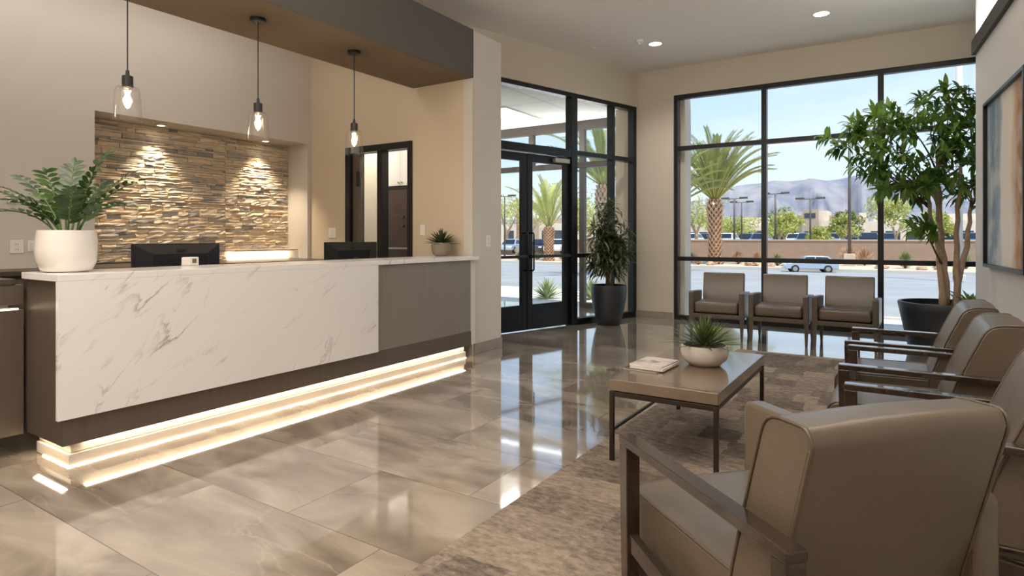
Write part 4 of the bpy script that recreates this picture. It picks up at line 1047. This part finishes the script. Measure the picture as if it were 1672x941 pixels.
X, Y, D = on_row(896, 40); palm((X, Y, -.47), 2.6, .36, 18, 4.2, 'young palm with loose yellow-green fronds seen through the entrance door', 7, 'leaf_palo', (.05, 1.3))
X, Y, D = on_row(846, 76); palm((X, Y, .3), 5.2, .25, 22, 2.4, 'slim distant palm seen through the left entrance door', 8)
X, Y, D = on_row(1103, 33); palm((X, Y, -.46), 3.6, .25, 24, 3.6, 'palm partly hidden by the left edge of the big window', 9)

def tree(px, Y, z0, h_, w_, label, seed, m='leaf_palo', trunk=.35, n_=1500, ls=.15, nm='garden_tree', cat='tree'):
    X, _, D = on_row(px, Y)
    t_ = thing(nm, label, cat, (X, Y, z0), 0, 'trees outside'); q = random.Random(seed)
    th = h_ * trunk
    tr = MB()
    for k in range(4):
        a = q.uniform(0, 2 * PI); e_ = Vector((math.cos(a) * w_ * .22, math.sin(a) * w_ * .22, h_ * .7))
        tr.tube([(0, 0, 0), (q.uniform(-.05, .05), q.uniform(-.05, .05), th * .7), e_ * .6 + Vector((0, 0, th * .2)), e_], [w_ * .03, w_ * .025, w_ * .015, w_ * .006], 7)
    tr.build('trunk', MAT['bark_tree'], t_, smooth=True)
    lf = MB(); bl = []
    for k in range(16):
        a = q.uniform(0, 2 * PI); rr_ = q.uniform(.1, .40) * w_
        bl.append((Vector((math.cos(a) * rr_, math.sin(a) * rr_, th + (h_ - th) * q.uniform(.12, .85))), w_ * q.uniform(.11, .22)))
    for k in range(n_):
        c, r = q.choice(bl); d = Vector((q.gauss(0, 1), q.gauss(0, 1), q.gauss(0, .8))); d.normalize(); p = c + d * r * q.uniform(.4, 1.1)
        if p.z > h_: p.z = h_ - q.uniform(0, .2)
        u = Vector((q.uniform(-1, 1), q.uniform(-1, 1), q.uniform(-1, 1))).normalized(); v = u.cross(Vector((q.uniform(-1, 1), q.uniform(-1, 1), q.uniform(-1, 1)))).normalized(); s = ls * q.uniform(.6, 1.3)
        lf.add([p - u * s, p + v * s * .4, p + u * s, p - v * s * .4], [(0, 1, 2, 3)])
    lf.build('crown', MAT[m], t_)
for a in ((1137, 57.5, .3, 5.4, 5.2, 'yellow-green desert tree left of the big date palm', 41), (1163, 90, .3, 4.6, 5.4, 'yellow-green tree behind the big palm trunk', 42),
          (1207, 79, .3, 3.6, 5.2, 'low yellow-green tree just right of the big palm trunk, by two lamp posts', 43), (1281, 57.5, .3, 3.3, 3.4, 'yellow-green tree beside the middle lamp post, before the pale building', 44),
          (1334, 60.6, .3, 2.0, 2.2, 'small bushy tree before the tan tower of the pale building', 45), (1374, 57.5, .3, 3.0, 2.5, 'slender young tree beside the tall near lamp post', 46),
          (1463, 57.5, .3, 4.3, 3.9, 'yellow-green tree right of the second window mullion, beyond the wall', 47), (1536, 57.5, .3, 3.2, 3.2, 'yellow-green tree seen behind the indoor tree trunks', 48),
          (828, 60, .2, 6.2, 6.2, 'yellow-green tree at the left edge of the entrance door', 49), (868, 66, .2, 7.2, 7.2, 'yellow-green tree behind the double door meeting stiles', 50),
          (926, 60, .2, 7.2, 7.0, 'yellow-green tree right of the young palm, through the door', 51), (958, 50, -.46, 5.6, 4.6, 'yellow-green tree through the sidelight beside the door', 52), (1014, 54, -.46, 6.0, 5.0, 'yellow-green tree at the right edge of the entrance sidelight', 53)):
    tree(*a)
for a in ((1197, 104, .3, 4.9, 6, 'dark green tree above the left end of the pale building', 61), (1272, 95, .3, 5.4, 5.5, 'dark green tree behind the middle lamp post', 62), (1386, 102, .3, 5.1, 4.5, 'dark green tree behind the tall near lamp post', 63)):
    tree(*a, m='leaf_dark_tree', trunk=.2, ls=.22)

def shrub(px, Y, w_, h_, label, seed, m, n_=260, lw=.035, z0=-.46):
    X, _, D = on_row(px, Y); t_ = thing('shrub', label, 'shrub', (X, Y, z0), 0, 'shrubs outside'); q = random.Random(seed); lf = MB(); st = MB()
    for i in range(n_):
        a = q.uniform(0, 2 * PI); th = q.uniform(.05, 1.25); u = Vector((math.cos(a) * math.sin(th), math.sin(a) * math.sin(th), math.cos(th)))
        k = q.uniform(.55, 1.0); e_ = Vector((u.x * w_ / 2, u.y * w_ / 2, u.z * h_)) * k
        b_ = e_ * q.uniform(.3, .6)
        lf.leaf(b_, e_ - b_ + Vector((0, 0, .02)), (0, 0, 1), (e_ - b_).length + .05, lw * q.uniform(.7, 1.4) * max(1, w_), .3, 3, .2)
        if i % 8 == 0: st.tube([(0, 0, 0), e_ * .5], .012, 4)
    st.build('stems', MAT['bark_dark'], t_); lf.build('foliage', MAT[m], t_)
for a in ((1126, 43, 1.7, .8, 'pale sage bush left of the big date palm', 71, 'leaf_sage'), (1140, 39.6, .7, .5, 'small dry yellow tuft at the foot of the big palm', 72, 'leaf_dry'),
          (1205, 42, 1.5, .95, 'dry straw-coloured bush right of the big palm', 73, 'leaf_dry'), (1236, 44, 1.2, .9, 'dry brown bush left of the first window mullion', 74, 'leaf_dry'),
          (1269, 41, 1.5, .75, 'green sage bush just right of the first window mullion', 75, 'leaf_sage'), (1386, 46, 1.8, 1.4, 'pinkish dry bush at the foot of the tall near lamp post', 76, 'leaf_dry'), (1412, 44, 1.5, 1.3, 'second pinkish dry bush, right of the tall near lamp post', 77, 'leaf_dry'),
          (1478, 41, 1.5, 1.05, 'pale grassy bush right of the second window mullion', 78, 'leaf_sage'), (1577, 42, 1.0, 1.2, 'thin green twiggy shrub before the wall, by the pale pole', 79, 'leaf_agave'),
          (848, 40, 1.3, .7, 'green shrub by the road, seen through the left door leaf', 80, 'leaf_sage'), (877, 42, 1.6, .6, 'low shrub left of the young palm trunk', 81, 'leaf_sage'), (922, 41, 1.8, .7, 'low green shrub right of the young palm trunk', 82, 'leaf_sage'), (955, 42, 1.8, .8, 'low shrub across the road, through the sidelight', 83, 'leaf_dry')):
    shrub(*a)
def agave(px, Y, ln, label, seed):
    X, _, D = on_row(px, Y); t_ = thing('agave', label, 'agave', (X, Y, -.03), 0, 'agaves by the entrance')
    rosette(t_, (0, 0, 0), .06, 60, ln, .055, MAT['leaf_agave'], seed, .08, (.08, 1.35), .12, 'leaves')
    MB().lathe([(.08, 0), (.06, .1), (.0001, .13)], 12).build('core', MAT['leaf_agave'], t_)
agave(893, 11.5, .50, 'spiky grey-green agave outside, seen through the right door leaf', 91)
agave(966, 11.9, .48, 'spiky grey-green agave outside, left of the dark planter', 92)
for i, (px, Y, s, lab) in enumerate(((1228, 40, .35, 'tan boulder left of the first window mullion'), (1160, 39.4, .2, 'small tan rock by the foot of the big palm'), (1258, 39.6, .22, 'small tan rock just right of the first window mullion'), (1440, 40, .25, 'tan rock behind the second window mullion'), (1505, 39.6, .2, 'small tan rock right of the pale grassy bush'), (1535, 40.2, .25, 'tan rock seen behind the indoor tree trunks'))):
    X, _, D = on_row(px, Y); q = random.Random(100 + i)
    bm = bmesh.new(); bmesh.ops.create_icosphere(bm, subdivisions=3, radius=s)
    for v in bm.verts:
        k = 1 + .35 * mnoise.noise(v.co * (2.2 / s) + Vector((i * 3, 0, 0))); v.co = Vector((v.co.x * k * 1.3, v.co.y * k, v.co.z * k * .75))
    me = bpy.data.meshes.new('boulder'); bm.to_mesh(me); bm.free(); me.materials.append(MAT['rock'])
    o = bpy.data.objects.new('boulder', me); COL.objects.link(o); o.location = (X, Y, -.46 + s * .45); tag(o, lab, 'rock', 'rocks in the planting strip')

# lamp posts
def lamp_post(px, Y, z0, top, label, r=.07, two=True, ped=False):
    X, _, D = on_row(px, Y); t_ = thing('street_lamp', label, 'street lamp', (X, Y, z0), 0, 'car park lamp posts'); H_ = top - z0
    MB().tube([(0, 0, .0), (0, 0, H_)], [r, r * .75], 12).build('pole', MAT['pole_metal'], t_, smooth=True)
    MB().box(-r * 3, r * 3, -r * 3, r * 3, 0, .75 if ped else .15).build('base', MAT['stucco'] if ped else MAT['kerb_concrete'], t_, bevel=.02)
    MB().box(-.75 if two else -.1, .75, -.03, .03, H_ - .06, H_).build('cross_arm', MAT['pole_metal'], t_)
    for s in ((-1, 1) if two else (1,)):
        MB().box(s * .75 - .32, s * .75 + .32, -.18, .18, H_ - .04, H_ + .1).build('lamp_head', MAT['pole_metal'], t_, bevel=.02)
for a in ((1199, 53.2, .3, 4.6, 'lamp post just right of the big palm trunk, the nearer of the pair', .09), (1211, 60.8, .3, 4.7, 'lamp post right of the big palm trunk, the farther of the pair', .08), (1266, 53.4, .3, 4.9, 'lamp post between the first mullion and the tan tower', .09),
          (1323, 53.4, .3, 4.4, 'lamp post before the tan tower of the pale building', .08), (1387, 43, -.46, 7.3, 'tall near lamp post on a concrete base, left of the second mullion', .10), (824, 44, -.46, 4.9, 'double-headed lamp post through the left door leaf', .08)):
    lamp_post(*a, ped=(a[0] == 1387))
X, Y, D = on_row(1566, 30); t_ = thing('pale_pole', 'tall pale round pole outside, behind the indoor tree', 'pole', (X, Y, -.42))
MB().tube([(0, 0, 0), (0, 0, 9.5)], [.13, .11], 16).build('shaft', MAT['kerb_concrete'], t_, smooth=True); MB().lathe([(.22, 0), (.22, .2), (.14, .25)], 16).build('base', MAT['kerb_concrete'], t_)

# building across the car park
bd = thing('office_building', 'low pale flat-roofed building with a tan tower beyond the car park', 'building', (0, 112, .3))
def bx(px0, px1, y0, y1, z0, z1, m, nm):
    a = on_row(px0, 112)[0]; b_ = on_row(px1, 112)[0]; return MB().box(a, b_, y0, y1, z0, z1).build(nm, MAT[m], bd)
bx(1095, 1640, 0, 12, 0, 3.6, 'building_wall', 'wall'); bx(1195, 1290, 4, 14, 3.6, 4.6, 'building_wall', 'upper_wall'); bx(1312, 1338, -2, 6, 0, 5.6, 'building_tan', 'tower')
bx(1338, 1352, -1, 6, 0, 5.4, 'building_wall', 'tower_side'); bx(1300, 1313, 0, 8, 3.5, 4.7, 'building_tan', 'upper_wall'); bx(1352, 1402, 2, 12, 3.6, 4.7, 'building_tan', 'upper_wall'); bx(1402, 1412, 1, 12, 3.6, 5.0, 'building_wall', 'upper_wall'); bx(1425, 1480, 3, 12, 3.6, 4.5, 'building_wall', 'upper_wall'); bx(1520, 1640, 2, 12, 3.6, 4.6, 'building_wall', 'upper_wall')
bx(1345, 1412, -3.5, 0, 2.3, 3.7, 'building_wall', 'canopy'); bx(1225, 1300, -2.5, 0, 2.2, 3.0, 'building_wall', 'canopy')
for a, b_ in ((1115, 1135), (1142, 1160), (1180, 1198), (1204, 1226), (1232, 1258), (1262, 1300), (1316, 1333), (1350, 1368), (1372, 1392), (1395, 1408), (1422, 1440), (1446, 1470), (1480, 1510), (1518, 1545), (1555, 1590)):
    bx(a, b_, -.06 if a != 1316 else -2.06, .0, .2, 2.0, 'building_glass', 'window')
bx(1316, 1334, -2.06, -2, 4.2, 5.0, 'building_glass', 'window'); bx(1356, 1398, 1.94, 2, 3.85, 4.45, 'building_glass', 'window')
b2 = thing('far_building', 'pale low building beyond the trees, seen through the entrance', 'building', (0, 90, .3))
for (p0, p1, y0, z1, m, nm) in ((780, 935, 0, 3.4, 'building_wall', 'wall'), (850, 880, -1, 4.3, 'building_tan', 'tower')):
    MB().box(on_row(p0, 90)[0], on_row(p1, 90)[0], y0, 10, 0, z1).build(nm, MAT[m], b2)
for p0 in (800, 825, 885, 905): MB().box(on_row(p0, 90)[0], on_row(p0 + 14, 90)[0], -.06, 0, .4, 2.2).build('window', MAT['building_glass'], b2)

# cars; local: x along the car, nose at +x
def make_car(name, loc, rz, s, paint, label, grp=None):
    t_ = thing(name, label, 'car', loc, rz, grp); t_.scale = (s, s, s)
    low = smooth_prof([(2.15, .32, .1), (2.18, .62, .12), (2.0, .80, .1), (.95, .92, .1), (-2.0, .95, .12), (-2.15, .70, .1), (-2.12, .32, .1)], .1, 3)
    m = MB().prism(low, -.86, .86, lambda a, c, d: (a, d, c)); m.build('body', MAT[paint], t_, bevel=.06, seg=3, smooth=True, ang=.9)
    cab = [(1.05, .90), (.42, 1.40), (.1, 1.46), (-1.35, 1.42), (-1.95, .93)]
    n = len(cab); m = MB(); m.add([(a, -.80 if c < 1 else -.62, c) for a, c in cab] + [(a, .80 if c < 1 else .62, c) for a, c in cab], [tuple(range(n)), tuple(range(2 * n - 1, n - 1, -1))] + [(i, n + i, n + (i + 1) % n, (i + 1) % n) for i in range(n)])
    m.build('cabin', MAT[paint], t_, bevel=.05, seg=3, smooth=True, ang=.9)
    for sg in (-1, 1):
        for pts in ([(.88, .96), (.40, 1.35), (-.28, 1.37), (-.28, .97)], [(-.36, .97), (-.36, 1.37), (-1.28, 1.33), (-1.70, .99)]):
            f_ = lambda a, c, o: (a, sg * ((.80 - (c - .9) * .36) + o), c)
            MB().prism(pts, -.02, .012, lambda a, c, o: f_(a, c, o)).build('side_window', MAT['car_glass'], t_)
        for wx in (1.32, -1.28):
            w_ = MB().tube([(wx, sg * .70, .33), (wx, sg * .89, .33)], .33, 24).build('wheel', MAT['tyre'], t_)
            MB().tube([(wx, sg * .885, .33), (wx, sg * .905, .33)], .2, 16).build('hub', MAT['grey_plastic'], w_)
        MB().box(2.08, 2.16, sg * .62 - .16, sg * .62 + .16, .58, .72).build('headlight', MAT['white_plastic'], t_, bevel=.02)
        MB().box(-2.14, -2.06, sg * .66 - .14, sg * .66 + .14, .70, .86).build('tail_light', MAT['brown_door'], t_, bevel=.02)
    MB().add([(1.04, -.68, .95), (1.04, .68, .95), (.47, .56, 1.39), (.47, -.56, 1.39)], [(0, 1, 2, 3)]).add([(1.0, -.68, .93), (1.0, .68, .93), (.42, .56, 1.36), (.42, -.56, 1.36)], [(3, 2, 1, 0)]).build('windscreen', MAT['car_glass'], t_)
    MB().add([(-1.94, -.66, .99), (-1.94, .66, .99), (-1.42, .54, 1.40), (-1.42, -.54, 1.40)], [(3, 2, 1, 0)]).add([(-1.90, -.66, .97), (-1.90, .66, .97), (-1.38, .54, 1.38), (-1.38, -.54, 1.38)], [(0, 1, 2, 3)]).build('rear_window', MAT['car_glass'], t_)
    return t_
X, Y, D = on_row(1322, 37.0)
make_car('car', (X, Y, -.62), math.radians(180 + 18), .63, 'car_silver', 'pale silver-blue hatchback on the road outside, behind the middle armchair')
for i, (px, paint, lab) in enumerate(((1128, 'car_white', 'white parked car left of the big palm, beyond the wall'), (1152, 'car_dark', 'dark parked car just left of the big palm trunk'), (1187, 'car_white', 'white parked car just right of the big palm trunk'), (1219, 'car_dark', 'dark parked car left of the first mullion, beyond the wall'), (1242, 'car_blue', 'blue parked car right beside the first mullion'),
        (1298, 'car_white', 'white parked car between the middle lamp post and the tower, beyond the wall'), (1317, 'car_blue', 'blue parked car just left of the lamp post before the tower'), (1338, 'car_white', 'white parked car just right of the lamp post before the tower'), (1359, 'car_silver', 'silver parked car left of the slender young tree'), (1395, 'car_dark', 'dark parked car beside the tall near lamp post'), (1419, 'car_dark', 'dark parked car left of the second mullion'), (1448, 'car_blue', 'blue parked car just right of the second mullion'), (1545, 'car_dark', 'dark parked car behind the indoor tree trunks'), (1583, 'car_blue', 'blue parked car by the edge of the right wall'))):
    X, Y, D = on_row(px, 64 + 5.5 * (i % 2)); make_car('parked_car', (X, Y, .3), math.radians(-90), 1.0, paint, lab, 'cars parked beyond the wall')
for px, paint, lab in ((884, 'car_dark', 'dark car parked behind the young palm, through the door'), (912, 'car_white', 'white car parked right of the young palm, through the door'), (836, 'car_silver', 'silver car parked beyond the left door leaf')):
    X, Y, D = on_row(px, 53); make_car('parked_car', (X, Y, -.3), math.radians(-80), 1.0, paint, lab, 'cars parked beyond the entrance')
